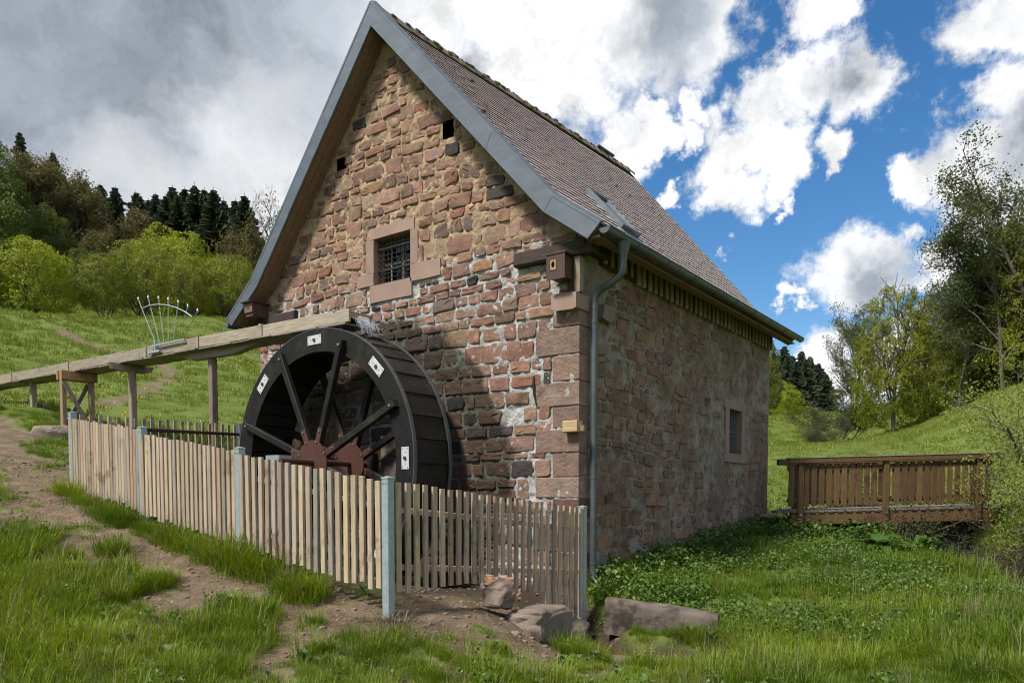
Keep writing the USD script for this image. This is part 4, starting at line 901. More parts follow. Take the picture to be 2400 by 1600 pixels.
obj(flume, 'trestle_beam', one(*boxm(-9.135, -9.07, -1.06, -.27, 4.56, 4.77, .01), (1.25, .9, .62)), m_post)
obj(flume, 'trestle_brace', one(*beam((-9.10, -1.0, 4.52), (-9.10, -.38, 3.35), .09, .05, (1, 0, 0))), m_post); obj(flume, 'trestle_brace', one(*beam((-9.30, -.38, 4.52), (-9.30, -1.0, 3.35), .09, .05, (1, 0, 0)), (.6, .6, .6)), m_post)
for zz in (4.74,): pass
# ornamental fan of iron rods
fan = thing('rod_fan', 'fan of seven twisted iron rods clamped to the water channel', 'iron ornament', (-5.3, -.76, 4.9))
tips = [(-6.22, 5.965), (-5.83, 5.94), (-5.44, 5.87), (-5.085, 5.79), (-4.73, 5.685), (-4.40, 5.56), (-4.07, 5.43)]; foot = [(-5.585, 5.0), (-5.44, 5.0), (-5.28, 5.0), (-5.11, 5.0), (-4.93, 5.0), (-4.75, 5.0), (-4.56, 5.0)]
for (tx, tz), (fx, fz_) in zip(tips, foot):
    n_ = 26; t = np.linspace(0, 1, n_); p = np.c_[fx + (tx - fx) * t, np.full(n_, -.765), fz_ + (tz - fz_) * t]
    rd = obj(fan, 'rod', one(*tube(p, .0085 + .0025 * np.sin(t * 70), 5)), m_galv)
    obj(rd, 'tip', one(*tube([(tx, -.765, tz - .03), (tx, -.765, tz + .01), (tx, -.765, tz + .05)], [.012, .022, .006], 6)), m_galv)
arc = [(-6.05, 5.755), (-5.75, 5.775), (-5.43, 5.745), (-5.095, 5.685), (-4.77, 5.59), (-4.48, 5.475), (-4.235, 5.345)]
obj(fan, 'arc_bar', one(*tube([(x, -.785, z) for x, z in arc], .012, 6)), m_galv)
obj(fan, 'foot_bracket', one(*boxm(-5.75, -4.5, -.80, -.775, 4.93, 4.965)), m_galv); obj(fan, 'foot_bracket', one(*boxm(-5.80, -5.38, -.815, -.765, 4.80, 4.85)), m_galv)
obj(fan, 'foot_bracket', one(*boxm(-5.58, -5.54, -.81, -.77, 4.84, 5.06)), m_galv)

# ------------------------------------------------------------------ picket fences
def post(par, x, y, z0, z1, s=.046, yaw=0):
    p = obj(par, 'post', one(*boxm(x - s, x + s, y - s, y + s, z0 - .35, z1, .005)), m_galv)
    V = [(x + sx * (s + .004), y + sy * (s + .004), z1 + .001) for sx, sy in ((-1, -1), (1, -1), (1, 1), (-1, 1))] + [(x + sx * (s + .004), y + sy * (s + .004), z1 + .012) for sx, sy in ((-1, -1), (1, -1), (1, 1), (-1, 1))] + [(x, y, z1 + .028)]
    obj(p, 'post_cap', MB().add(V, [(0, 1, 5), (0, 5, 4), (1, 2, 6), (1, 6, 5), (2, 3, 7), (2, 7, 6), (3, 0, 4), (3, 4, 7), (4, 5, 8), (5, 6, 8), (6, 7, 8), (7, 4, 8)]), m_galv)
    for sx in (-1, 1): obj(p, 'screw', one(*disc((x + sx * .02, y - s - .002, z1 - .05), (0, 1, 0), .006, .006, 6)), m_iron)
def picket_tone():
    t = np.ones(3) * r.uniform(.82, 1.12) * np.array([1, r.uniform(.96, 1.02), r.uniform(.9, 1.06)])
    q = r.random()
    if q < .13: t = np.array([.72, .78, .86]) * r.uniform(.8, 1.05)
    elif q < .30: t = t * np.array([.80, .74, .70])
    elif q < .42: t = t * np.array([1.1, 1.08, .98])
    return t
def picket(par, x, y, z0, z1, wx, wy):
    lean = r.normal(0, .004, 2)
    V, F = beam((x, y, z0), (x + lean[0], y + lean[1], z1), wx, wy, (0, 1, 0), .004); obj(par, 'picket', one(V, F, picket_tone()), m_picket)
fence = thing('picket_fence', 'pale oak picket fence on galvanised posts around the wheel', 'fence', (.5, -3.6, 1.3))
FP = [(-2.855, 2.13, 3.195), (-.835, 1.65, 2.871), (1.372, 1.29, 2.515), (3.835, .775, 2.137)]
for x, z0, z1 in FP: post(fence, x, -3.6, z0, z1)
post(fence, 4.05, -.18, .05, 1.80)
for (xa, za0, za1), (xb, zb0, zb1), n in zip(FP[:-1], FP[1:], (25, 22, 20)):
    for i in range(n):
        t = (i + .75) / (n + .5); x = xa + (xb - xa) * t
        zt = (za1 - .075) * (1 - t) + (zb1 - .02) * t if xb < 3 else (za1 - .055) * (1 - t) + (zb1 - .02) * t
        picket(fence, x, -3.636, zt - 1.10 + .02 * r.normal(), zt + .008 * r.normal(), .066 + r.normal(0, .003), .036)
    for k in (.26, .82):
        for yq in (-3.60,): obj(fence, 'rail', one(*beam((xa + .05, yq, za1 - .06 - k * 1.0), (xb - .05, yq, zb1 - .03 - k * 1.0), .03, .06)), m_galv)
nP = 27
for i in range(nP):
    t = (i + .8) / (nP + .5); y = -3.6 + 3.42 * t; x = 3.84 + .21 * t
    zt = 2.115 * (1 - t) + 1.785 * t
    zb_ = .995 if i < 11 else (1.06 - .02 * (i - 11) if i < 15 else (.80 - .01 * (i - 15) if i < 20 else .40 - .012 * (i - 20)))
    V, F = beam((x + .036, y, zb_ + .008 * r.normal()), (x + .036 + r.normal(0, .004), y + r.normal(0, .004), zt + .006 * r.normal()), .030, .066 + r.normal(0, .003), (0, 1, 0), .004); obj(fence, 'picket', one(V, F, picket_tone()), m_picket)
for k in (.27, .85): obj(fence, 'rail', one(*beam((3.84, -3.55, 2.10 - k), (4.05, -.22, 1.78 - k), .03, .065), (1.05, 1.0, .95)), m_picket)
fence2 = thing('picket_fence', 'short picket fence with dark rail running back to the mill corner', 'fence', (-3.4, -1.8, 2.3))
post(fence2, -3.92, .0, 2.35, 3.345)
n = 21
for i in range(n):
    t = (i + .6) / (n + .2); x, y = -2.87 - 1.03 * t, -3.55 + 3.5 * t; zt = 3.19 + .13 * t
    V, F = beam((x, y, zt - 1.0), (x, y, zt + .008 * r.normal()), .028, .056, (0, 1, 0), .004); obj(fence2, 'picket', one(V, F, picket_tone() * .95), m_picket)
for k in (.17, .75): obj(fence2, 'rail', one(*beam((-2.83, -3.52, 3.17 - k), (-3.87, -.06, 3.31 - k), .03, .055)), m_oldbeam if k < .3 else m_picket)

# ------------------------------------------------------------------ bird boxes
bbx = thing('bird_box', 'dark brown bird box hung under the beam at the right corner', 'bird box', (3.43, .24, 5.0), 'bird boxes under the eaves')
obj(bbx, 'box', one(*prism([(3.30, 5.02), (3.575, 5.005), (3.575, 5.315), (3.30, 5.315)], -.0, .24, lambda u, v, h: np.stack([u, .335 - h, v - h * .0 + (h - .12) * .0], -1))), m_birdbox)
obj(bbx, 'front_panel', one(*boxm(3.285, 3.595, .075, .094, 4.985, 5.325, .004)), m_birdbox)
obj(bbx, 'lid', one(*boxm(3.28, 3.61, .065, .345, 5.327, 5.352, .004), (.9, .9, .9)), m_birdbox)
pl = obj(bbx, 'entrance_plate', one(*boxm(3.355, 3.455, .066, .0745, 5.115, 5.255, .003), (1.1, .8, .5)), m_plank)
V, F = disc((3.405, .0645, 5.19), (0, 1, 0), .026, .004, 14); V[:, 2] = 5.19 + (V[:, 2] - 5.19) * 1.5; obj(pl, 'entrance_hole', one(V, F), m_black)
obj(bbx, 'hanger', one(*boxm(3.45, 3.49, .336, .37, 5.28, 5.42)), m_iron)
bbx = thing('bird_box', 'dark brown bird box with flat lid hung in the left eaves', 'bird box', (-3.55, .18, 5.35), 'bird boxes under the eaves')
obj(bbx, 'box', one(*boxm(-3.67, -3.44, .005, .36, 5.40, 5.66, .004)), m_birdbox)
obj(bbx, 'front_panel', one(*boxm(-3.68, -3.435, -.018, .0, 5.47, 5.655, .004), (2.2, 2.6, 2.6)), m_birdbox)
obj(bbx, 'lid', one(*boxm(-3.74, -3.40, -.07, .375, 5.662, 5.682, .004), (.7, .7, .7)), m_birdbox)
V, F = disc((-3.56, -.0215, 5.56), (0, 1, 0), .018, .004, 12); obj(bbx, 'entrance_hole', one(V, F), m_black)

# ------------------------------------------------------------------ stones lying about
def stone_thing(name, label, c, size, yaw, seed, mat, cat='stone', group=None, pitch=0, sub=3, rough=.34, box=.6):
    p = thing(name, label, cat, c, group)
    V, F = rock_mesh(seed, np.array(size) / 2 * 1.12, sub, rough, box)
    cy, sy = math.cos(yaw), math.sin(yaw); cp, sp_ = math.cos(pitch), math.sin(pitch)
    V = np.c_[V[:, 0] * cp + V[:, 2] * sp_, V[:, 1], -V[:, 0] * sp_ + V[:, 2] * cp]
    V = np.c_[V[:, 0] * cy - V[:, 1] * sy, V[:, 0] * sy + V[:, 1] * cy, V[:, 2]] + np.array(c)
    obj(p, 'boulder', one(V, F), mat, smooth=24)
slab = thing('stone_slab', 'long dark lichened sandstone slab lying by the downpipe', 'stone slab', (5.0, -.35, .2))
LP0, RP0 = np.array([4.56, -.40, .46]), np.array([5.90, -.02, .345])
t = unit(RP0 - LP0); n = 26; V = []; F = []
prof = np.array([(-.16, -.26), (-.17, .0), (-.165, .15), (-.13, .2), (.0, .215), (.13, .20), (.165, .14), (.17, -.26)])
for i in range(n):
    k = i / (n - 1); c = LP0 + (RP0 - LP0) * k; end = 1 - .10 * (abs(2 * k - 1) ** 10); s = unit(np.cross(t, (0, 0, 1)))
    for a, b2 in prof:
        hgt = b2 * (1.0 - .18 * k) * end if b2 > 0 else b2
        nn = meshkit.fbm(np.array([[k * 5 + a * 2, a * 6, b2 * 6]]), 3, 4)[0] - .5
        V.append(c + s * (a * -1) * end * (1 + .25 * nn) + np.array([0, 0, hgt + .06 * nn]))
for i in range(n - 1):
    for j in range(7): F += [(i * 8 + j, (i + 1) * 8 + j, (i + 1) * 8 + j + 1), (i * 8 + j, (i + 1) * 8 + j + 1, i * 8 + j + 1)]
F += [(0, j, j + 1) for j in range(1, 7)] + [((n - 1) * 8, (n - 1) * 8 + j + 1, (n - 1) * 8 + j) for j in range(1, 7)]
obj(slab, 'block', one(V, F), m_slab, smooth=45)
stone_thing('rock', 'brown rock pushed against the pickets above the flat stone', (4.10, -2.10, .82), (.30, .42, .27), .3, 5, m_rock, group='rocks beside the fence', box=.8, rough=.5)
stone_thing('rock', 'large flat topped stone block beside the fence end', (4.40, -1.70, .46), (.46, .80, .40), .10, 9, m_rock, group='rocks beside the fence', box=.5, rough=.3)
stone_thing('rock', 'small pink stone leaning on the flat block', (4.62, -2.18, .44), (.17, .17, .2), .8, 14, m_rock, group='rocks beside the fence', sub=2)
stone_thing('rock', 'small light stone half buried left of the flat block', (4.55, -2.45, .47), (.13, .12, .08), .2, 17, m_rock, group='rocks beside the fence', sub=2)
stone_thing('rock', 'dark rock under the fence end by the water', (4.10, -.55, .10), (.4, .45, .38), .4, 23, m_slab, group='rocks beside the fence')
stone_thing('boulder', 'rounded grey boulder at the foot of the channel trestle', (-9.0, -1.25, 3.15), (.9, .7, .6), .2, 31, m_rock)
stone_thing('stone_slab', 'low stone slab edge half sunk in the left bank', (-13.6, -1.35, 4.05), (2.6, .5, .42), .12, 37, m_slab, 'stone slab', rough=.12)
stone_thing('stone_slab', 'pale flat stone lying in the dark water of the ditch', (5.35, -1.25, .06), (.7, .35, .1), .3, 41, m_rock, 'stone slab')

# ------------------------------------------------------------------ footbridge
A0 = np.array([4.245, 7.68, 0]); da = unit(np.array([3.79, 2.78, 0])); dn = np.array([-da[1], da[0], 0]); LB = 4.75
bridge = thing('footbridge', 'brown timber footbridge with slatted railings over the stream', 'bridge', A0 + da * 2.3 + dn * .7 + [0, 0, 1.3])
dz = lambda s: 1.60 + .026 * s
def bp(s, w, z): return A0 + da * s + dn * w + np.array([0, 0, z])
for s in np.arange(.0, LB, .148):
    V, F = beam(bp(s + .066, -.05, dz(s) - .022), bp(s + .066, min(1.42, .30 + 1.8 * s), dz(s) - .022), .136, .045, (0, 0, 1), .006); obj(bridge, 'deck_plank', one(V, F, np.ones(3) * r.uniform(.8, 1.15)), m_deck)
for w in (.02, 1.35):
    s0_ = .32 if w < .5 else .85
    V, F = beam(bp(s0_, w, dz(.3) - .185), bp(LB, w, dz(LB) - .185), .12, .27, (0, 0, 1), .01); obj(bridge, 'girder', one(V, F, (1.1, 1.1, 1.1)), m_bridge)
    mb = MB()
    for s in np.arange(s0_ - .2, LB, .2): mb.add(*beam(bp(s, w - .065, dz(s) - .062), bp(s + .12, w - .065, dz(s) - .062), .02, .03))
    obj(bridge, 'plank_end', mb, m_oldbeam, kind='stuff')
    sg = -1 if w < .5 else 1; yo = w + sg * .085
    for s in ((.50 if w < .5 else .95), 2.34, 4.35):
        V, F = beam(bp(s, yo, dz(s) - .34), bp(s, yo, dz(s) + 1.05), .115, .10, dn, .008); pp = obj(bridge, 'post', one(V, F), m_bridge)
        for q in (-.24, -.10): obj(pp, 'bolt', one(*disc(bp(s, yo + sg * .055, dz(s) + q), dn, .022, .018, 10)), m_bolt)
    h0_ = .2 if w < .5 else .75
    V, F = beam(bp(h0_, yo, dz(0) + 1.07), bp(LB + .1, yo, dz(LB) + 1.07), .17, .10, (0, 0, 1), .008); obj(bridge, 'handrail', one(V, F), m_bridge)
    V, F = beam(bp(h0_, yo, dz(0) + 1.132), bp(LB + .1, yo, dz(LB) + 1.132), .19, .022, (0, 0, 1), .006); obj(bridge, 'handrail_cap', one(V, F, (1, 1, 1)), m_deck)
    if w < .5: V, F = beam(bp(0, yo, dz(0) + 1.05), bp(.19, yo, dz(0) + 1.05), .15, .13, (0, 0, 1), .008); obj(bridge, 'handrail', one(V, F, (.9, .9, .9)), m_bridge)
    for q in (.22, .92): V, F = beam(bp(h0_ + .02, yo - sg * .03, dz(.2) + q), bp(LB - .1, yo - sg * .03, dz(LB) + q), .04, .07); obj(bridge, 'rail', one(V, F, (.8, .8, .8)), m_bridge)
    s = h0_ + .1
    while s < LB - .1:
        if min(abs(s - q) for q in (.50, 2.34, 4.35)) > .09:
            V, F = beam(bp(s, yo + sg * .004, dz(s) + .09 + r.normal(0, .006)), bp(s, yo + sg * .004, dz(s) + .995), .115, .024, dn, .004); obj(bridge, 'slat', one(V, F, np.ones(3) * r.uniform(.72, 1.25)), m_bridge)
        s += .163
for s in (.9, LB - .2): V, F = beam(bp(s, -.1, dz(s) - .40), bp(s, 1.5, dz(s) - .40), .2, .18); obj(bridge, 'sill_beam', one(V, F), m_bridge)
V, F = beam(bp(-.42, -.05, dz(0) - .09), bp(-.02, -.05, dz(0) - .09), .3, .05); obj(bridge, 'approach_board', one(V, F), m_deck)

# ------------------------------------------------------------------ vegetation
m_grass = leaf_material('grass_blade', (.105, .185, .009), (.30, .385, .024), .36, .5, .45)
m_meadow = leaf_material('meadow_blade', (.235, .30, .036), (.36, .40, .078), .28, .6, .2)
m_weed = leaf_material('weed_leaf', (.095, .18, .025), (.17, .26, .05), .25, .45, .8)
m_dock = leaf_material('broad_leaf', (.07, .16, .02), (.11, .21, .035), .35, .4, 1.0)
m_palew = leaf_material('willow_leaf', (.26, .33, .06), (.40, .45, .10), .3, .5, 1.0)
m_shrub = leaf_material('dark_shrub_leaf', (.016, .024, .007), (.038, .046, .013), .2, .6, 1.5)
m_dry = leaf_material('dry_stalk', (.20, .15, .085), (.30, .23, .14), .1, .8, 1.0)
L_bright = leaf_material('leaf_fresh', (.30, .37, .012), (.46, .50, .022), .35, .5, .25)
L_hazel = leaf_material('leaf_hazel', (.22, .26, .012), (.35, .36, .024), .35, .5, .25)
L_green = leaf_material('leaf_green', (.12, .165, .018), (.20, .24, .03), .3, .5, .2)
L_brown = leaf_material('leaf_bud', (.16, .135, .045), (.23, .19, .065), .25, .6, .15)
L_spruce = leaf_material('needle', (.048, .068, .036), (.085, .112, .055), .08, .6, .3)
L_slope = leaf_material('leaf_slope', (.20, .24, .014), (.35, .36, .03), .4, .5, .15)
L_thin = leaf_material('leaf_thin', (.075, .10, .018), (.14, .165, .03), .3, .5, .2)
L_twig = leaf_material('leaf_twig', (.10, .105, .045), (.15, .15, .07), .25, .6, .3)

def leaf_cards(P, N_, size, r_, aspect=.62, bend=.25):
    """Small bent leaves (two triangles folded along the rib) at P facing N_."""
    n = len(P); N_ = N_ / (np.linalg.norm(N_, axis=1, keepdims=True) + 1e-9)
    a = np.cross(N_, r_.normal(size=(n, 3))); a /= np.linalg.norm(a, axis=1, keepdims=True) + 1e-9; b2 = np.cross(N_, a)
    s = (size * r_.uniform(.6, 1.35, n))[:, None]
    V = np.stack([P - a * s * .5, P + b2 * s * .5 * aspect - N_ * s * bend * .5, P + a * s * .5, P - b2 * s * .5 * aspect - N_ * s * bend * .5], 1).reshape(-1, 3)
    i = np.arange(n)[:, None] * 4
    return V, np.concatenate([i + [0, 1, 2], i + [0, 2, 3]])
def limb_tree(r_, H, levels, kids, spread, trunk_r, start=.25, stems=1, up=.25, crook=.12, ratio=.62, lean=.15):
    segs, tips = [], []
    def grow(p, d, L_, rad, lv):
        n = 4; pts = [p]; q = p.copy(); dd = d.copy()
        for i in range(n):
            dd = unit(dd + r_.normal(0, crook, 3) + np.array([0, 0, up * .25])); q = q + dd * L_ / n; pts.append(q)
        segs.append((np.array(pts), np.linspace(rad, rad * .55, n + 1), lv))
        if lv >= levels: tips.extend(pts[2:]); return
        for k in range(kids[lv] if lv < len(kids) else kids[-1]):
            t = start + (1 - start) * (k + r_.random()) / kids[min(lv, len(kids) - 1)] if lv == 0 else r_.uniform(.3, 1)
            j = min(int(t * n), n - 1); base = pts[j] + (pts[j + 1] - pts[j]) * (t * n - j)
            side = r_.normal(size=3); side -= dd * (side @ dd); side = unit(side)
            nd = unit(dd * (1 - spread) + side * spread + np.array([0, 0, up])); grow(base, nd, L_ * ratio * (1.15 - .5 * t if lv == 0 else 1) * r_.uniform(.75, 1.15), rad * .52 * (1.1 - .5 * t if lv == 0 else 1), lv + 1)
        if lv > 0: tips.append(pts[-1])
    for s in range(stems):
        a = s * 2.4 + r_.random(); d = unit(np.array([math.cos(a) * lean * (stems > 1), math.sin(a) * lean * (stems > 1), 1.0]))
        grow(np.array([math.cos(a), math.sin(a), 0]) * (.25 if stems > 1 else 0) + [0, 0, -.5], d, H * (.8 if stems == 1 else r_.uniform(.55, .75)), trunk_r, 0)
    return segs, np.array(tips)
def wood_mesh(segs):
    b = MB()
    for p, rad, lv in segs: b.add(*tube(p, rad, 6 if lv == 0 else (4 if lv == 1 else 3), caps=False))
    return b
def kind_prim(name, wood, crown, mat_w, mat_l):
    path = '/World/kind_' + name; pr = stage.CreateClassPrim(path); pr.SetTypeName('Xform'); BASE[path] = np.zeros(3)
    obj(path, 'trunk', wood, mat_w)
    if crown is not None: obj(path, 'crown', crown, mat_l)
    return path
def crown_points(r_, n, H, rad, z0, shape, freq, thr, shell=.55):
    out = []
    while len(out) < n:
        z = r_.uniform(z0, 1, 4000); a = r_.uniform(0, 2 * np.pi, 4000); k = np.clip(1 - (1 - r_.random(4000)) * (1 - shell * r_.random(4000)), 0, 1) ** .6
        prof = shape((z - z0) / (1 - z0)); rr = rad * prof * k
        P = np.stack([rr * np.cos(a), rr * np.sin(a), z * H], 1)
        nz = meshkit.fbm(P * freq / H + 11, 3, int(r_.integers(1)) + 2)
        w = (nz > thr) & (r_.random(4000) < prof ** 2 + .05); out.extend(P[w])
    P = np.array(out[:n]); nz = meshkit.fbm(P * freq * .6 / H, 2, 77) - .5
    P[:, :2] *= 1 + nz[:, None] * .75; P[:, 2] *= 1 + (meshkit.fbm(P * freq * .5 / H + 5, 2, 78) - .5) * .22
    return P
def dense_kind(name, seed, n, rad, z0, shape, mat, size, freq=9, thr=.47, stems=1, trunk=.022, tone=1.0, levels=2, kids=(8, 4), spread=.6):
    r_ = np.random.default_rng(seed); H = 10.0
    segs, tips = limb_tree(r_, H * .95, levels, kids, spread, H * trunk, start=.2, stems=stems, lean=.5 if stems > 1 else .1)
    P = crown_points(r_, n, H, rad * H, z0, shape, freq, thr)
    c = np.array([0, 0, H * (z0 + 1) / 2]); N_ = unit_rows(P - c) * .7 + np.array([0, 0, .45]) + r_.normal(0, .55, P.shape)
    cb = MB(); cb.add(*leaf_cards(P, N_, size, r_)); return kind_prim(name, wood_mesh(segs), cb, m_bark, mat)
def unit_rows(a): return a / (np.linalg.norm(a, axis=1, keepdims=True) + 1e-9)
dome_ = lambda t: np.sqrt(np.clip(1 - (np.abs(t - .42) / .6) ** 2.2, .02, 1))
tall_ = lambda t: np.clip(np.sqrt(np.clip(1 - (np.abs(t - .38) / .64) ** 2.0, .02, 1)), .05, 1)
KINDS = {}
KINDS['bright_bush'] = [dense_kind('bright_bush_a', 3, 19000, .50, .06, dome_, L_bright, .24, 10, .46, stems=3), dense_kind('bright_bush_b', 5, 18000, .46, .10, dome_, L_bright, .24, 9, .47, stems=2)]
KINDS['hazel'] = [dense_kind('hazel_a', 7, 14000, .50, .20, dome_, L_hazel, .22, 11, .49, stems=6, trunk=.012, kids=(6, 3)), dense_kind('hazel_b', 8, 14000, .46, .16, dome_, L_hazel, .22, 12, .48, stems=5, trunk=.012, kids=(6, 3))]
KINDS['green_tree'] = [dense_kind('green_tree_a', 11, 20000, .32, .12, tall_, L_green, .23, 11, .47), dense_kind('green_tree_b', 12, 20000, .36, .10, tall_, L_green, .23, 10, .48)]
def twig_kind(name, seed, mat, leaves, size, sigma, levels=3, kids=(12, 5, 4), spread=.55, trunk=.016, start=.25, stems=1, up=.25, lean=.15, ratio=.5):
    r_ = np.random.default_rng(seed); H = 10.0
    segs, tips = limb_tree(r_, H, levels, kids, spread, H * trunk, start=start, stems=stems, up=up, ratio=ratio, lean=lean)
    top = max(s[0][:, 2].max() for s in segs); k = H / top
    segs = [(p * k, rad, lv) for p, rad, lv in segs]; tips = tips * k
    cb = None
    if leaves:
        P = tips[r_.integers(len(tips), size=leaves)] + r_.normal(0, sigma, (leaves, 3)); N_ = r_.normal(0, 1, P.shape) + [0, 0, .6]
        cb = MB(); cb.add(*leaf_cards(P, N_, size, r_))
    return kind_prim(name, wood_mesh(segs), cb, m_bark, mat)
KINDS['brown_tree'] = [twig_kind('brown_tree_a', 21, L_brown, 15000, .19, .30, kids=(14, 6, 4)), twig_kind('brown_tree_b', 22, L_brown, 15000, .19, .30, kids=(13, 6, 4))]
KINDS['bare_tree'] = [twig_kind('bare_tree', 24, L_brown, 900, .14, .2, levels=4, kids=(22, 7, 4, 3), ratio=.46, trunk=.010)]
KINDS['thin_tree'] = [twig_kind('thin_tree_a', 31, L_thin, 12000, .10, .22, kids=(22, 5, 3), spread=.58, start=.22, trunk=.009, ratio=.36), twig_kind('thin_tree_b', 33, L_thin, 12000, .10, .22, kids=(24, 5, 3), spread=.58, start=.18, trunk=.009, ratio=.36)]
KINDS['twig_bush'] = [twig_kind('twig_bush', 36, L_twig, 16000, .2, .35, levels=3, kids=(7, 5, 4), stems=6, spread=.45, trunk=.008, lean=.8)]
KINDS['slope_tree'] = [dense_kind('slope_tree_a', 41, 26000, .42, .05, tall_, L_slope, .17, 13, .525, kids=(12, 5), levels=2), dense_kind('slope_tree_b', 43, 26000, .38, .06, tall_, L_slope, .17, 13, .525, kids=(12, 5))]
def spruce_kind(name, seed):
    r_ = np.random.default_rng(seed); H = 10.0; b = MB(); z = 1.0
    while z < H * .985:
        R = H * .26 * (1 - z / H) ** .75 * r_.uniform(.75, 1.15) + .06; nb = int(r_.integers(6, 10)); a0 = r_.random() * 6
        for i in range(nb):
            a = a0 + i * 2 * np.pi / nb + r_.normal(0, .2); L_ = R * r_.uniform(.6, 1.15); d = np.array([math.cos(a), math.sin(a), 0]); s = np.array([-d[1], d[0], 0]); w = L_ * .34 + .05
            dr = r_.uniform(.25, .6)
            p0 = np.array([0, 0, z]); p1 = p0 + d * L_ * .55 - [0, 0, L_ * dr * .45]; p2 = p0 + d * L_ - [0, 0, L_ * dr * .7]
            V = [p0, p1 + s * w * .5 - [0, 0, .10 * L_], p1 - s * w * .5 - [0, 0, .10 * L_], p2, p1 + [0, 0, .02], p1 - [0, 0, .35 * L_ + .08], p2 - [0, 0, .22 * L_ + .04]]
            b.add(V, [(0, 1, 4), (0, 4, 2), (4, 1, 3), (4, 3, 2), (0, 5, 4), (4, 5, 3), (3, 5, 6)])
        z += r_.uniform(.16, .30) * (1.15 - .6 * z / H)
    return kind_prim(name, MB().add(*tube([(0, 0, -.4), (0, 0, 5), (0, 0, 10.05)], [.16, .1, .012], 6)), b, m_bark, L_spruce)
KINDS['spruce'] = [spruce_kind('spruce_a', 51), spruce_kind('spruce_b', 52), spruce_kind('spruce_c', 53)]
CATS = {'bright_bush': 'bush', 'hazel': 'bush', 'twig_bush': 'bush'}
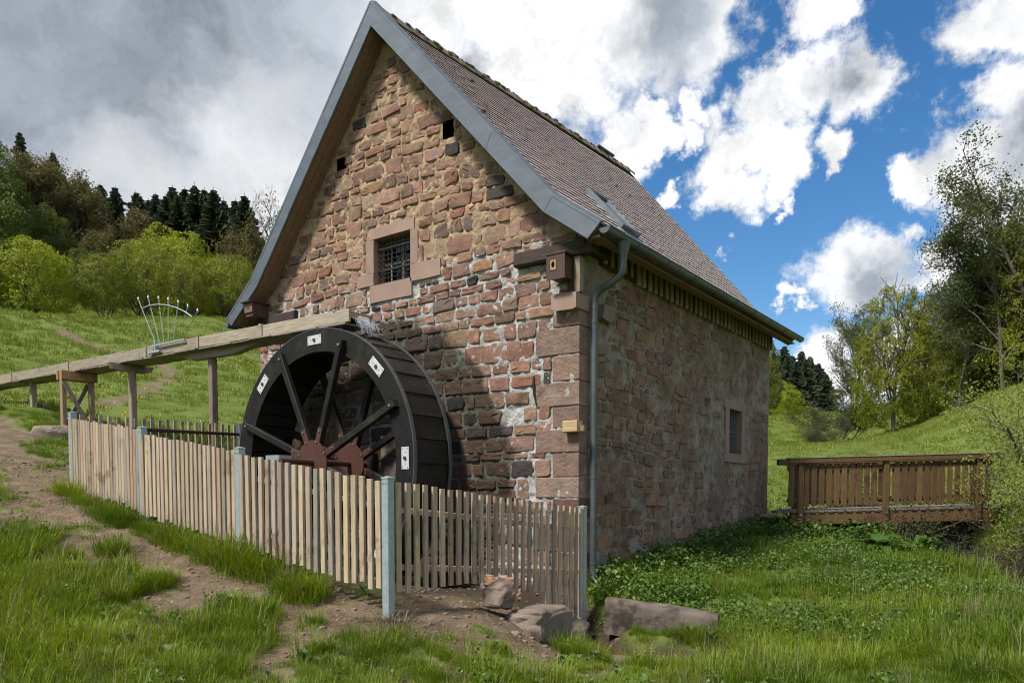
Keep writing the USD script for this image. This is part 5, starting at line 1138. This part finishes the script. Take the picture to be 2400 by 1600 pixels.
TREES = [
    ('bright_bush', 'rounded bright green bush at the upper left edge of the meadow', '', -56.5, 17.4, 6.1, 1.0),
    ('hazel', 'open many stemmed hazel between two bushes on the meadow edge', '', -55.1, 22.2, 5.4, 0.85),
    ('hazel', 'tall yellow green hazel in the middle of the meadow edge', '', -55.4, 25.6, 6.8, 0.9),
    ('hazel', 'olive hazel bush right of the tall yellow green one', '', -52.1, 28.0, 5.5, 0.85),
    ('hazel', 'dark green hazel bush beside the left eaves of the mill', '', -51.1, 31.3, 5.7, 1.1),
    ('bright_bush', 'bush cut by the left picture edge above the meadow', '', -57.9, 13.9, 5.1, 1.1),
    ('bright_bush', 'small fresh green tree above the hazels, left of a pair', '', -73.1, 37.5, 10.5, 0.8),
    ('bright_bush', 'small fresh green tree above the hazels, right of a pair', '', -69.2, 37.9, 10.3, 0.8),
    ('green_tree', 'mid green tree rising behind the open hazel', '', -78.4, 31.1, 6.3, 0.9),
    ('green_tree', 'big green tree at the far left with sunlit flank', '', -85.2, 26.2, 12.2, 0.75),
    ('green_tree', 'tall green tree on the hill at the left picture edge', '', -97.1, 27.5, 14.7, 0.9),
    ('brown_tree', 'brown budding tree beside the tall green tree on the left', '', -98.2, 34.1, 13.7, 0.9),
    ('brown_tree', 'brown budding tree below the two lone spruces', '', -94.8, 36.5, 15.4, 0.9),
    ('brown_tree', 'brown budding tree left of the pair of bare crowns on the hillside', 'brown trees on the wooded hillside', -93.8, 39.8, 14.3, 0.9),
    ('brown_tree', 'brown budding tree under the bare grey skyline tree', 'brown trees on the wooded hillside', -94.8, 44.0, 13.0, 0.9),
    ('brown_tree', 'brown budding tree low behind the tall yellow green hazel', 'brown trees on the wooded hillside', -84.5, 36.7, 9.2, 0.9),
    ('brown_tree', 'brown budding tree directly below the first skyline spruces', 'brown trees on the wooded hillside', -83.3, 40.0, 9.1, 0.9),
    ('brown_tree', 'brown budding tree left of the mill roof, in front of the spruces', 'brown trees on the wooded hillside', -70.1, 44.7, 13.7, 1.0),
    ('brown_tree', 'brown budding tree closest to the mill roof edge', 'brown trees on the wooded hillside', -66.3, 44.9, 10.8, 0.9),
    ('green_tree', 'mid green tree among the brown ones below the lone spruces', '', -85.6, 30.9, 8.9, 0.8),
    ('bare_tree', 'pale bare twiggy tree on the skyline beside the mill roof', '', -80.7, 56.7, 22.0, 1.0),
    ('bare_tree', 'bare grey tree on the skyline left of the spruces', '', -102.1, 46.1, 13.0, 1.0),
    ('spruce', 'lone dark spruce on the skyline, left of two', '', -105.6, 36.1, 16.1, 0.9),
    ('spruce', 'lone dark spruce on the skyline, right of two', '', -104.2, 39.6, 15.5, 1.1),
    ('spruce', 'dark spruce in the row on the wooded skyline', 'spruces on the wooded skyline', -99.4, 45.6, 14.4, 1.35),
    ('spruce', 'dark spruce in the row on the wooded skyline', 'spruces on the wooded skyline', -104.1, 45.9, 13.3, 1.35),
    ('spruce', 'dark spruce in the row on the wooded skyline', 'spruces on the wooded skyline', -108.9, 46.1, 12.5, 1.35),
    ('spruce', 'dark spruce in the row on the wooded skyline', 'spruces on the wooded skyline', -111.6, 45.4, 11.2, 1.35),
    ('spruce', 'dark spruce in the row on the wooded skyline', 'spruces on the wooded skyline', -84.8, 56.3, 19.6, 1.35),
    ('spruce', 'dark spruce in the row on the wooded skyline', 'spruces on the wooded skyline', -99.5, 49.2, 14.4, 1.35),
    ('spruce', 'dark spruce in the row on the wooded skyline', 'spruces on the wooded skyline', -99.7, 51.6, 15.4, 1.35),
    ('spruce', 'dark spruce in the row on the wooded skyline', 'spruces on the wooded skyline', -93.6, 49.8, 16.6, 1.35),
    ('spruce', 'dark spruce in the row on the wooded skyline', 'spruces on the wooded skyline', -92.3, 50.8, 17.5, 1.35),
    ('spruce', 'dark spruce in the row on the wooded skyline', 'spruces on the wooded skyline', -102.0, 49.9, 14.4, 1.35),
    ('spruce', 'dark spruce in the row on the wooded skyline', 'spruces on the wooded skyline', -103.4, 52.6, 13.7, 1.35),
    ('spruce', 'dark spruce in the row on the wooded skyline', 'spruces on the wooded skyline', -101.9, 53.7, 14.6, 1.35),
    ('spruce', 'dark spruce in the row on the wooded skyline', 'spruces on the wooded skyline', -98.6, 53.6, 17.4, 1.35),
    ('spruce', 'dark spruce in the row on the wooded skyline', 'spruces on the wooded skyline', -97.2, 54.7, 17.9, 1.35),
    ('spruce', 'dark spruce in the row on the wooded skyline', 'spruces on the wooded skyline', -95.0, 55.0, 19.3, 1.35),
    ('spruce', 'dark spruce in the row on the wooded skyline', 'spruces on the wooded skyline', -94.8, 56.4, 19.0, 1.35),
    ('spruce', 'dark spruce in the row on the wooded skyline', 'spruces on the wooded skyline', -88.3, 53.7, 19.6, 1.35),
    ('spruce', 'dark spruce in the row on the wooded skyline', 'spruces on the wooded skyline', -90.7, 56.9, 18.3, 1.35),
    ('spruce', 'dark spruce in the row on the wooded skyline', 'spruces on the wooded skyline', -89.3, 57.9, 18.8, 1.35),
    ('spruce', 'dark spruce in the row on the wooded skyline', 'spruces on the wooded skyline', -91.5, 61.3, 17.8, 1.35),
    ('spruce', 'dark spruce of the far row across the valley', 'far spruces across the valley', -47.5, 178.9, 15.4, 1.5),
    ('spruce', 'dark spruce of the far row across the valley', 'far spruces across the valley', -46.3, 182.3, 17.3, 1.5),
    ('spruce', 'dark spruce of the far row across the valley', 'far spruces across the valley', -44.0, 181.5, 16.1, 1.5),
    ('spruce', 'dark spruce of the far row across the valley', 'far spruces across the valley', -42.7, 184.9, 16.9, 1.5),
    ('spruce', 'dark spruce of the far row across the valley', 'far spruces across the valley', -43.7, 196.5, 15.7, 1.5),
    ('spruce', 'dark spruce of the far row across the valley', 'far spruces across the valley', -41.0, 193.5, 14.5, 1.5),
    ('spruce', 'dark spruce of the far row across the valley', 'far spruces across the valley', -50.9, 186.3, 18.4, 1.5),
    ('spruce', 'dark spruce of the far row across the valley', 'far spruces across the valley', -49.5, 189.8, 20.6, 1.5),
    ('spruce', 'dark spruce of the far row across the valley', 'far spruces across the valley', -47.2, 189.0, 17.9, 1.5),
    ('spruce', 'dark spruce of the far row across the valley', 'far spruces across the valley', -44.8, 188.3, 19.3, 1.5),
    ('spruce', 'dark spruce of the far row across the valley', 'far spruces across the valley', -43.0, 189.6, 17.7, 1.5),
    ('spruce', 'dark spruce of the far row across the valley', 'far spruces across the valley', -40.7, 188.8, 15.9, 1.5),
    ('spruce', 'dark spruce of the far row across the valley', 'far spruces across the valley', -38.1, 185.8, 12.9, 1.5),
    ('green_tree', 'light green larch like tree right behind the mill corner', '', -28.9, 111.9, 11.8, 0.5),
    ('bright_bush', 'low green bush below the far spruces, next to the mill', '', -33.6, 133.3, 7.1, 1.2),
    ('bright_bush', 'low green bush below the far spruces, right of two', '', -29.6, 136.2, 3.0, 1.6),
    ('twig_bush', 'olive brown twiggy round bush standing alone on the valley meadow', '', -5.6, 57.0, 4.0, 1.5),
    ('twig_bush', 'small pale bush left of the round twiggy one', '', -6.6, 53.8, 1.8, 1.6),
    ('thin_tree', 'thin sparse tree against the cloud, left of a pair', '', -8.3, 74.9, 13.5, 1.0),
    ('thin_tree', 'thin sparse tree against the cloud, right of a pair', '', -6.4, 73.8, 13.6, 1.0),
    ('slope_tree', 'broad olive green tree with low boughs on the wood edge', '', -1.0, 53.0, 11.0, 0.66),
    ('slope_tree', 'green tree behind the broad olive one on the wood edge', '', 0.3, 58.8, 10.0, 0.6),
    ('thin_tree', 'slim dark tree in front of the dense right edge trees', '', 6.1, 47.0, 12.7, 1.0),
    ('thin_tree', 'slim tree standing just left of the dense right edge trees', '', 3.7, 56.4, 11.1, 1.0),
    ('thin_tree', 'tall dark stemmed tree rising above the wood edge', '', 3.5, 48.8, 11.0, 1.25),
    ('thin_tree', 'slender tree right of the tall dark stemmed one', '', 4.7, 52.1, 11.9, 1.2),
    ('slope_tree', 'dense green tree at the right picture edge', '', 6.5, 51.0, 10.1, 0.7),
    ('thin_tree', 'high thin leaved tree cut by the right picture edge', '', 8.2, 47.2, 15.0, 1.1),
    ('slope_tree', 'tall bright green tree left of the dense right edge trees', '', 4.3, 54.3, 10.1, 0.5),
    ('slope_tree', 'dense olive green tree filling the right picture edge', '', 7.2, 49.0, 11.3, 0.6),
    ('slope_tree', 'low green tree under the slender stems on the slope', '', 3.2, 51.0, 5.3, 0.75),
    ('slope_tree', 'dense green tree behind the slender ones on the right slope', 'trees in the wood on the right slope', 4.0, 61.5, 9.2, 0.7),
    ('slope_tree', 'dense green tree half cut by the right picture edge', 'trees in the wood on the right slope', 7.9, 61.9, 11.7, 0.7),
    ('slope_tree', 'highest dense tree at the right picture edge, behind the thin leaved one', 'trees in the wood on the right slope', 9.9, 56.0, 12.3, 0.9),
    ('thin_tree', 'slender tree between the broad olive tree and the dark stemmed one', '', -0.6, 65.6, 11.9, 1.1),
]

for i, (k, lab, grp, x, y, h, wf) in enumerate(TREES):
    p = numbered('/World', k + '_plant' if False else k); xf = UsdGeom.Xform.Define(stage, p); pr = xf.GetPrim()
    z = float(soil_z(np.array([x]), np.array([y]))[0]); s = h / 10.0
    xf.AddTranslateOp().Set(Gf.Vec3d(x, y, z - .1)); xf.AddRotateZOp().Set(float((i * 137.5) % 360)); xf.AddScaleOp().Set(Gf.Vec3f(s * wf, s * wf, s))
    pr.GetReferences().AddInternalReference(KINDS[k][i % len(KINDS[k])]); pr.SetInstanceable(True)
    say(pr, lab, CATS.get(k, 'tree'), grp or None)

# shrubs that stand near enough to show their leaves
def near_shrub(name, label, cat, loc, seed, H, stems, lean, leaves, size, sigma, mat, levels=3, kids=(7, 4, 3), up=.1, aspect=.35, ratio=.5, spread=.5, trunk=.010, spreadxy=1.0, bark=None):
    r_ = np.random.default_rng(seed); p = thing(name, label, cat, loc)
    segs, tips = limb_tree(r_, H, levels, kids, spread, H * trunk, start=.15, stems=stems, lean=lean, up=up, ratio=ratio)
    o = np.array(loc); sc = np.array([spreadxy, spreadxy, 1])
    segs = [(q * sc + o, np.minimum(rad, .03), lv) for q, rad, lv in segs]; tips = tips * sc + o
    obj(p, 'stems', wood_mesh(segs), bark or m_bark)
    P = tips[r_.integers(len(tips), size=leaves)] + r_.normal(0, sigma, (leaves, 3)); cb = MB(); cb.add(*leaf_cards(P, r_.normal(0, 1, P.shape) + [0, 0, .7], size, r_, aspect)); obj(p, 'foliage', cb, mat)
def gz(x, y): return float(soil_z(np.array([x]), np.array([y]))[0])
def at(x, y, dz=0): return (x, y, gz(x, y) + dz)
near_shrub('willow', 'pale leaved willow leaning in at the right over the bridge end', 'willow', at(9.25, 9.75), 61, 4.6, 9, .45, 26000, .075, .24, m_palew)
near_shrub('willow', 'young willow twigs behind the far corner of the mill', 'willow', at(3.1, 12.3), 63, 2.6, 5, .5, 1500, .07, .10, m_palew)
near_shrub('willow', 'low pale willow at the right picture edge beside the dark bank', 'willow', at(10.0, 7.6), 65, 2.9, 8, .9, 12000, .055, .18, m_palew)
near_shrub('shrub', 'dark tangled bramble bank right of the stream', 'shrub', at(8.15, 6.5, -.1), 67, 2.0, 26, .9, 16000, .05, .16, m_shrub, kids=(6, 4, 3), up=.05, trunk=.012, spreadxy=1.5)
near_shrub('shrub', 'dark low bramble under the bridge end', 'shrub', at(7.75, 7.6, -.1), 69, 1.9, 20, .9, 12000, .045, .15, m_shrub, kids=(6, 4, 3), up=.05, trunk=.012, spreadxy=1.2)
near_shrub('shrub', 'dark bush filling the stream bed behind the bridge', 'shrub', at(6.3, 11.6, .1), 73, 3.2, 22, .8, 16000, .07, .2, m_shrub, kids=(6, 4, 3), up=0, trunk=.012, spreadxy=1.4)
near_shrub('shrub', 'dark leafy bramble at the right picture edge', 'shrub', at(8.8, 5.0, -.1), 71, 1.6, 24, .9, 13000, .05, .15, m_shrub, kids=(6, 4, 3), up=.05, trunk=.012, spreadxy=1.3)
def broad_plant(label, loc, seed, n, L_, mat=None):
    r_ = np.random.default_rng(seed); p = thing('broad_leaved_plant', label, 'plant', loc); o = np.array(loc)
    for i in range(n):
        a = i * 2.4 + r_.normal(0, .2); ll = L_ * r_.uniform(.65, 1.15); el = r_.uniform(.5, 1.2); t = np.linspace(0, 1, 7); d = np.array([math.cos(a), math.sin(a)])
        rr = ll * (t * math.cos(el) + .25 * t ** 2); zz_ = ll * (t * math.sin(el) - .55 * t ** 2.2); w = .085 * ll * np.sin(np.pi * np.clip(t * .93 + .07, 0, 1)) ** .8 * 1.6 + .004
        s = np.array([-d[1], d[0]]); V = []
        for k in range(7):
            c = np.r_[d * rr[k], zz_[k]]
            V += [c + np.r_[s * w[k], .25 * w[k]], c, c - np.r_[s * w[k], -.25 * w[k]]]
        F = []
        for k in range(6):
            for j in range(2): q = k * 3 + j; F.append((q, q + 1, q + 4, q + 3))
        obj(p, 'leaf', one(np.array(V) + o, F), mat or m_dock, smooth=True)
broad_plant('big bright tuft of broad strap leaves by the stream, left of two', at(6.55, 6.35, .08), 81, 26, .72)
broad_plant('smaller bright tuft of broad leaves by the stream, right of two', at(7.15, 6.85, .08), 83, 18, .6)
# guard rail along the road on the right slope
gl = [(2.6, 66.0), (6.0, 66.5), (9.5, 66.5), (13, 66)]
rail = thing('guard_rail', 'pale roadside guard rail between the trees on the right slope', 'guard rail', at(7, 66))
gzs = [gz(x, y) for x, y in gl]
for (x0, y0), (x1, y1), z0, z1 in zip(gl[:-1], gl[1:], gzs[:-1], gzs[1:]):
    obj(rail, 'rail', one(*beam((x0, y0, z0 + .75), (x1, y1, z1 + .75), .06, .32)), m_white)
for (x0, y0), z0 in zip(gl, gzs): obj(rail, 'post', one(*boxm(x0 - .06, x0 + .06, y0, y0 + .12, z0 - .2, z0 + .8)), m_white)

# ---- grass
def tuft(seed, n, h, spread, w, droop=.5):
    r_ = np.random.default_rng(seed); V, F = [], []
    for i in range(n):
        a = r_.uniform(0, 2 * np.pi); rr = spread * math.sqrt(r_.random()); o = np.array([rr * math.cos(a), rr * math.sin(a), -.02]); b2 = a + r_.normal(0, .9); ll = h * r_.uniform(.45, 1.15); dr = r_.uniform(.1, 1) * droop
        d = np.array([math.cos(b2), math.sin(b2), 0]); s = np.array([-d[1], d[0], 0]); k0 = len(V); ww = w * r_.uniform(.6, 1.3)
        for t in (0, .4, .75): V += [o + d * ll * dr * t ** 1.8 + [0, 0, ll * t * (1 - .22 * dr * t)] + s * ww * (1 - .55 * t) * q for q in (-.5, .5)]
        V.append(o + d * ll * dr + [0, 0, ll * (1 - .35 * dr)])
        F += [(k0, k0 + 1, k0 + 3), (k0, k0 + 3, k0 + 2), (k0 + 2, k0 + 3, k0 + 5), (k0 + 2, k0 + 5, k0 + 4), (k0 + 4, k0 + 5, k0 + 6)]
    return np.array(V), np.array(F)
def weed(seed, n, L_, w):
    r_ = np.random.default_rng(seed); P = np.c_[r_.normal(0, .07, (n, 2)), r_.uniform(.03, L_, n)]
    return leaf_cards(P, r_.normal(0, .5, P.shape) + [0, 0, 1], w, r_, .8)
def instancer(name, protos, mat, pos, pidx, yaw, scale, label, tilt=None):
    path = '/World/' + name; pi = UsdGeom.PointInstancer.Define(stage, path); rel = pi.CreatePrototypesRel()
    for k, (V, F) in enumerate(protos):
        p = obj(path, 'tuft', MB().add(V, F), mat[k] if isinstance(mat, list) else mat); rel.AddTarget(p)
    pi.CreateProtoIndicesAttr(Vt.IntArray.FromNumpy(np.asarray(pidx, np.int32)))
    pi.CreatePositionsAttr(Vt.Vec3fArray.FromNumpy(np.asarray(pos, np.float32)))
    h = np.asarray(yaw) / 2; q = np.zeros((len(h), 4), np.float16)
    pi.CreateOrientationsAttr([Gf.Quath(float(math.cos(a)), 0, 0, float(math.sin(a))) for a in h])
    pi.CreateScalesAttr(Vt.Vec3fArray.FromNumpy(np.asarray(scale, np.float32)))
    say(pi.GetPrim(), label, None, None, 'stuff')
def scatter(r_, n, d0, d1, power=2.0):
    """points on the ground within the view's angle (and a margin), at depths d0 to d1"""
    D = (d0 ** power + (d1 ** power - d0 ** power) * r_.random(n)) ** (1 / power); l = r_.uniform(-.86, .86, n) * D
    f = FWD[:2] / np.linalg.norm(FWD[:2])
    return CAM[0] + f[0] * D + RGT[0] * l, CAM[1] + f[1] * D + RGT[1] * l, D
def inside_mill(x, y): return (x > -3.72) & (x < 3.70) & (y > .36) & (y < 8.95)
def in_pit(x, y): return (x > -2.8) & (x < 3.75) & (y > -3.35) & (y < .4)
def on_slab(x, y): return seg_dist(x, y, [(4.56, -.40), (5.9, -.02)])[0] < .2
rg = np.random.default_rng(97)
protos = [tuft(1, 60, .15, .11, .0055, .8), tuft(2, 55, .20, .12, .006, 1.0), tuft(3, 60, .11, .11, .005, .9), tuft(4, 40, .28, .10, .006, 1.1), tuft(5, 70, .08, .13, .005, .9)]
X, Y_, D = [], [], []
for n, d0, d1 in ((17000, 4.6, 9.5), (15000, 9.5, 19.0)):
    x, y, d = scatter(rg, n, d0, d1); X.append(x); Y_.append(y); D.append(d)
x, y, d = np.concatenate(X), np.concatenate(Y_), np.concatenate(D)
# thick tussocks along the foot of the fence
fx = np.concatenate([rg.uniform(-2.9, .6, 420), rg.uniform(.2, 1.4, 160), rg.uniform(1.45, 3.0, 240)]); fy = -3.74 - np.abs(rg.normal(0, .11, len(fx)))
keepf = rg.random(len(fx)) < .35 + .65 * (meshkit.noise(np.c_[fx * 1.3, fy, 0 * fx]) > .45)
k_d = dirt(x, y); keep = (rg.random(len(x)) > k_d * 1.12) & ~inside_mill(x, y) & ~in_pit(x, y) & ~on_slab(x, y)
x, y = np.r_[x[keep], fx[keepf]], np.r_[y[keep], fy[keepf]]
kd = dirt(x, y); nf = int(keepf.sum()); kd[-nf:] = 0
q = np.c_[x, y, 0 * x]; hv = .55 + 1.0 * meshkit.fbm(q * .55, 3, 61); hv = hv * (1 - .55 * np.clip(kd, 0, 1)); left_path = (y < -3.4) & (x < 4)
hv[-nf:] *= 1.15
long_ = sst(x, 5.5, 8) * sst(y, -1, 2); hv = hv * (1 + .35 * long_)
protos += [tuft(6, 16, .34, .10, .004, .5), tuft(7, 22, .16, .14, .007, 1.3)]      # dead stalks; thatch
pidx = rg.choice(7, len(x), p=[.27, .22, .20, .10, .12, .03, .06]); s = hv * rg.uniform(.6, 1.3, len(x)) * (1 - .45 * (meshkit.noise(np.c_[x * 1.7, y * 1.7, 0 * x + 4]) > .62))
instancer('grass', protos, [m_grass] * 5 + [m_dry, m_dry], np.c_[x, y, soil_z(x, y)], pidx, rg.uniform(0, 6.28, len(x)), np.c_[s, s, s * rg.uniform(.8, 1.2, len(x))], 'fresh green grass around the path, fence and lawn')
x, y, d = scatter(rg, 34000, 19, 150, 1.4)
keep = (rg.random(len(x)) > dirt(x, y) * 1.1) & ~inside_mill(x, y); x, y, d = x[keep], y[keep], d[keep]
protos = [tuft(11, 44, .22, .34, .03), tuft(12, 40, .30, .30, .03, .7), tuft(13, 44, .16, .40, .03)]
s = (.45 + .9 * meshkit.fbm(np.c_[x, y, 0 * x] * .25, 3, 65)) * rg.uniform(.7, 1.2, len(x)) * (.55 + .010 * d)
instancer('meadow_grass', protos, m_meadow, np.c_[x, y, soil_z(x, y)], rg.choice(3, len(x)), rg.uniform(0, 6.28, len(x)), np.c_[s, s, s], 'meadow grass on the slopes behind the mill')
# leafy weeds: nettles and ground elder at the wall foot, single leaves in the lawn
wx, wy = 3.75 + np.abs(rg.normal(0, .28, 560)), rg.uniform(.3, 9.2, 560); wz = rg.uniform(.5, 1.5, 560)
lx, ly, _ = scatter(rg, 3200, 5, 16); kk = (dirt(lx, ly) < .3) & ~inside_mill(lx, ly) & ~in_pit(lx, ly) & (rg.random(len(lx)) < .25 + .75 * (meshkit.noise(np.c_[lx * .8, ly * .8, 0 * lx]) > .55))
lx, ly = lx[kk], ly[kk]; bx_, by_ = rg.uniform(4.0, 5.2, 80), rg.normal(0, 1, 80); by_ = .55 + .25 * (bx_ - 4) + by_ * .45
fx2, fy2 = rg.uniform(4.0, 6.8, 700), rg.uniform(6.6, 11.0, 700); kk = np.abs(fy2 - 7.9 - (fx2 - 4.25) * .73) < 1.1; fx2, fy2 = fx2[kk], fy2[kk]
gx_, gy_ = rg.uniform(4.4, 9.0, 1500), rg.uniform(-.2, 7.2, 1500); kk = (meshkit.noise(np.c_[gx_ * 1.1, gy_ * 1.1, 0 * gx_ + 2]) > .52) & (dirt(gx_, gy_) < .3); gx_, gy_ = gx_[kk], gy_[kk]
x = np.r_[wx, lx, bx_, fx2, gx_]; y = np.r_[wy, ly, by_, fy2, gy_]; s = np.r_[wz, rg.uniform(.4, .8, len(lx)), rg.uniform(.7, 1.2, len(bx_)), rg.uniform(.9, 1.8, len(fx2)), rg.uniform(.5, 1.0, len(gx_))]
kk = ~on_slab(x, y) & (seg_dist(x, y, DITCH)[0] > .35); x, y, s = x[kk], y[kk], s[kk]
protos = [weed(21, 22, .22, .062), weed(22, 26, .28, .055), weed(23, 16, .15, .07)]
instancer('ground_cover', protos, m_weed, np.c_[x, y, soil_z(x, y)], rg.choice(3, len(x)), rg.uniform(0, 6.28, len(x)), np.c_[s, s, s], 'leafy weeds along the wall foot and in the lawn')
x, y, d = scatter(rg, 700, 5, 9.5); kk = (dirt(x, y) < .3) & ~in_pit(x, y) & ~on_slab(x, y) & (rg.random(700) < .2 + .8 * (meshkit.noise(np.c_[x * .7, y * .7, 0 * x + 9]) > .5)) & (x < 6.5); x, y = x[kk], y[kk]
def rosette(seed, n, L_):
    r_ = np.random.default_rng(seed); b = MB()
    for i in range(n):
        a = i * 2.4 + r_.normal(0, .4); ll = L_ * r_.uniform(.6, 1.2); t = np.linspace(0, 1, 5); el = r_.uniform(.4, 1.2); w = .22 * ll * np.sin(np.pi * (t * .9 + .08)); d = np.array([math.cos(a), math.sin(a), 0]); sd = np.array([-d[1], d[0], 0]); V = []
        for k in range(5): c = d * ll * t[k] * math.cos(el) + np.array([0, 0, ll * (t[k] * math.sin(el) - .35 * t[k] ** 2) + .05]); V += [c + sd * w[k] + [0, 0, .15 * w[k]], c, c - sd * w[k] + [0, 0, .15 * w[k]]]
        b.add(V, [(k * 3 + j, k * 3 + j + 1, k * 3 + j + 4, k * 3 + j + 3) for k in range(4) for j in range(2)])
    return b.vf()[:2]
m_pale = leaf_material('pale_dock_leaf', (.13, .20, .075), (.20, .27, .12), .25, .45, .8)
sc_ = rg.uniform(.35, .8, len(x)); instancer('lawn_weeds', [rosette(61, 5, .17), rosette(62, 4, .22)], m_pale, np.c_[x, y, soil_z(x, y)], rg.choice(2, len(x)), rg.uniform(0, 6.28, len(x)), np.c_[sc_, sc_, sc_], 'pale broad leaved weeds scattered in the near grass')
# dandelions and daisies in the meadow
x, y, d = scatter(rg, 900, 18, 50, 1.5); keep = (meshkit.noise(np.c_[x * .3, y * .3, 0 * x]) > .5) & (dirt(x, y) < .3) & (x < -4); x, y = x[keep], y[keep]
fl = [tube([(0, 0, .20), (0, 0, .225)], .03, 6), tube([(0, 0, .20), (0, 0, .22)], .022, 6)]
m_yel = M('dandelion', (.62, .42, .02), (.70, .50, .03), 3, rough=.7, bump=0, tone=False); m_wht = M('daisy', (.6, .6, .57), (.7, .7, .66), 3, rough=.7, bump=0, tone=False)
instancer('meadow_flowers', fl, [m_yel, m_wht], np.c_[x, y, soil_z(x, y)], (rg.random(len(x)) > .6).astype(int), 0 * x, np.ones((len(x), 3)) * 1.2, 'yellow and white flowers dotted in the meadow')
# clods and pebbles on the bare soil
x, y, d = scatter(rg, 16000, 5, 14); kd = dirt(x, y); keep = (rg.random(len(x)) < kd) & ~inside_mill(x, y) & (kd > .35); x, y = x[keep], y[keep]
pb = [rock_mesh(k, (.022, .018, .012), 1, .35) for k in range(4)]
m_peb = M('pebble', (.11, .072, .05), (.23, .165, .125), 3, rough=.95, bump=.4, tone=False)
s = rg.lognormal(-.75, .55, len(x)); instancer('soil_clods', pb, m_peb, np.c_[x, y, soil_z(x, y)], rg.choice(4, len(x)), rg.uniform(0, 6.28, len(x)), np.c_[s, s, s], 'clods and pebbles on the trodden soil')
# dead grass and roots hanging by the last post and lying round the corner post
dp_ = [tuft(31, 40, .20, .09, .006, 1.3)]
px, py = np.r_[rg.normal(4.02, .2, 26), rg.normal(1.25, .25, 14), rg.normal(4.12, .12, 10)], np.r_[rg.normal(-3.72, .14, 26), rg.normal(-3.78, .1, 14), rg.normal(-.05, .12, 10)]
s = rg.uniform(.5, 1.1, len(px)); instancer('dry_grass', dp_, m_dry, np.c_[px, py, soil_z(px, py)], np.zeros(len(px), int), rg.uniform(0, 6.28, len(px)), np.c_[s, s, s * .7], 'dry straw round the foot of the fence posts')
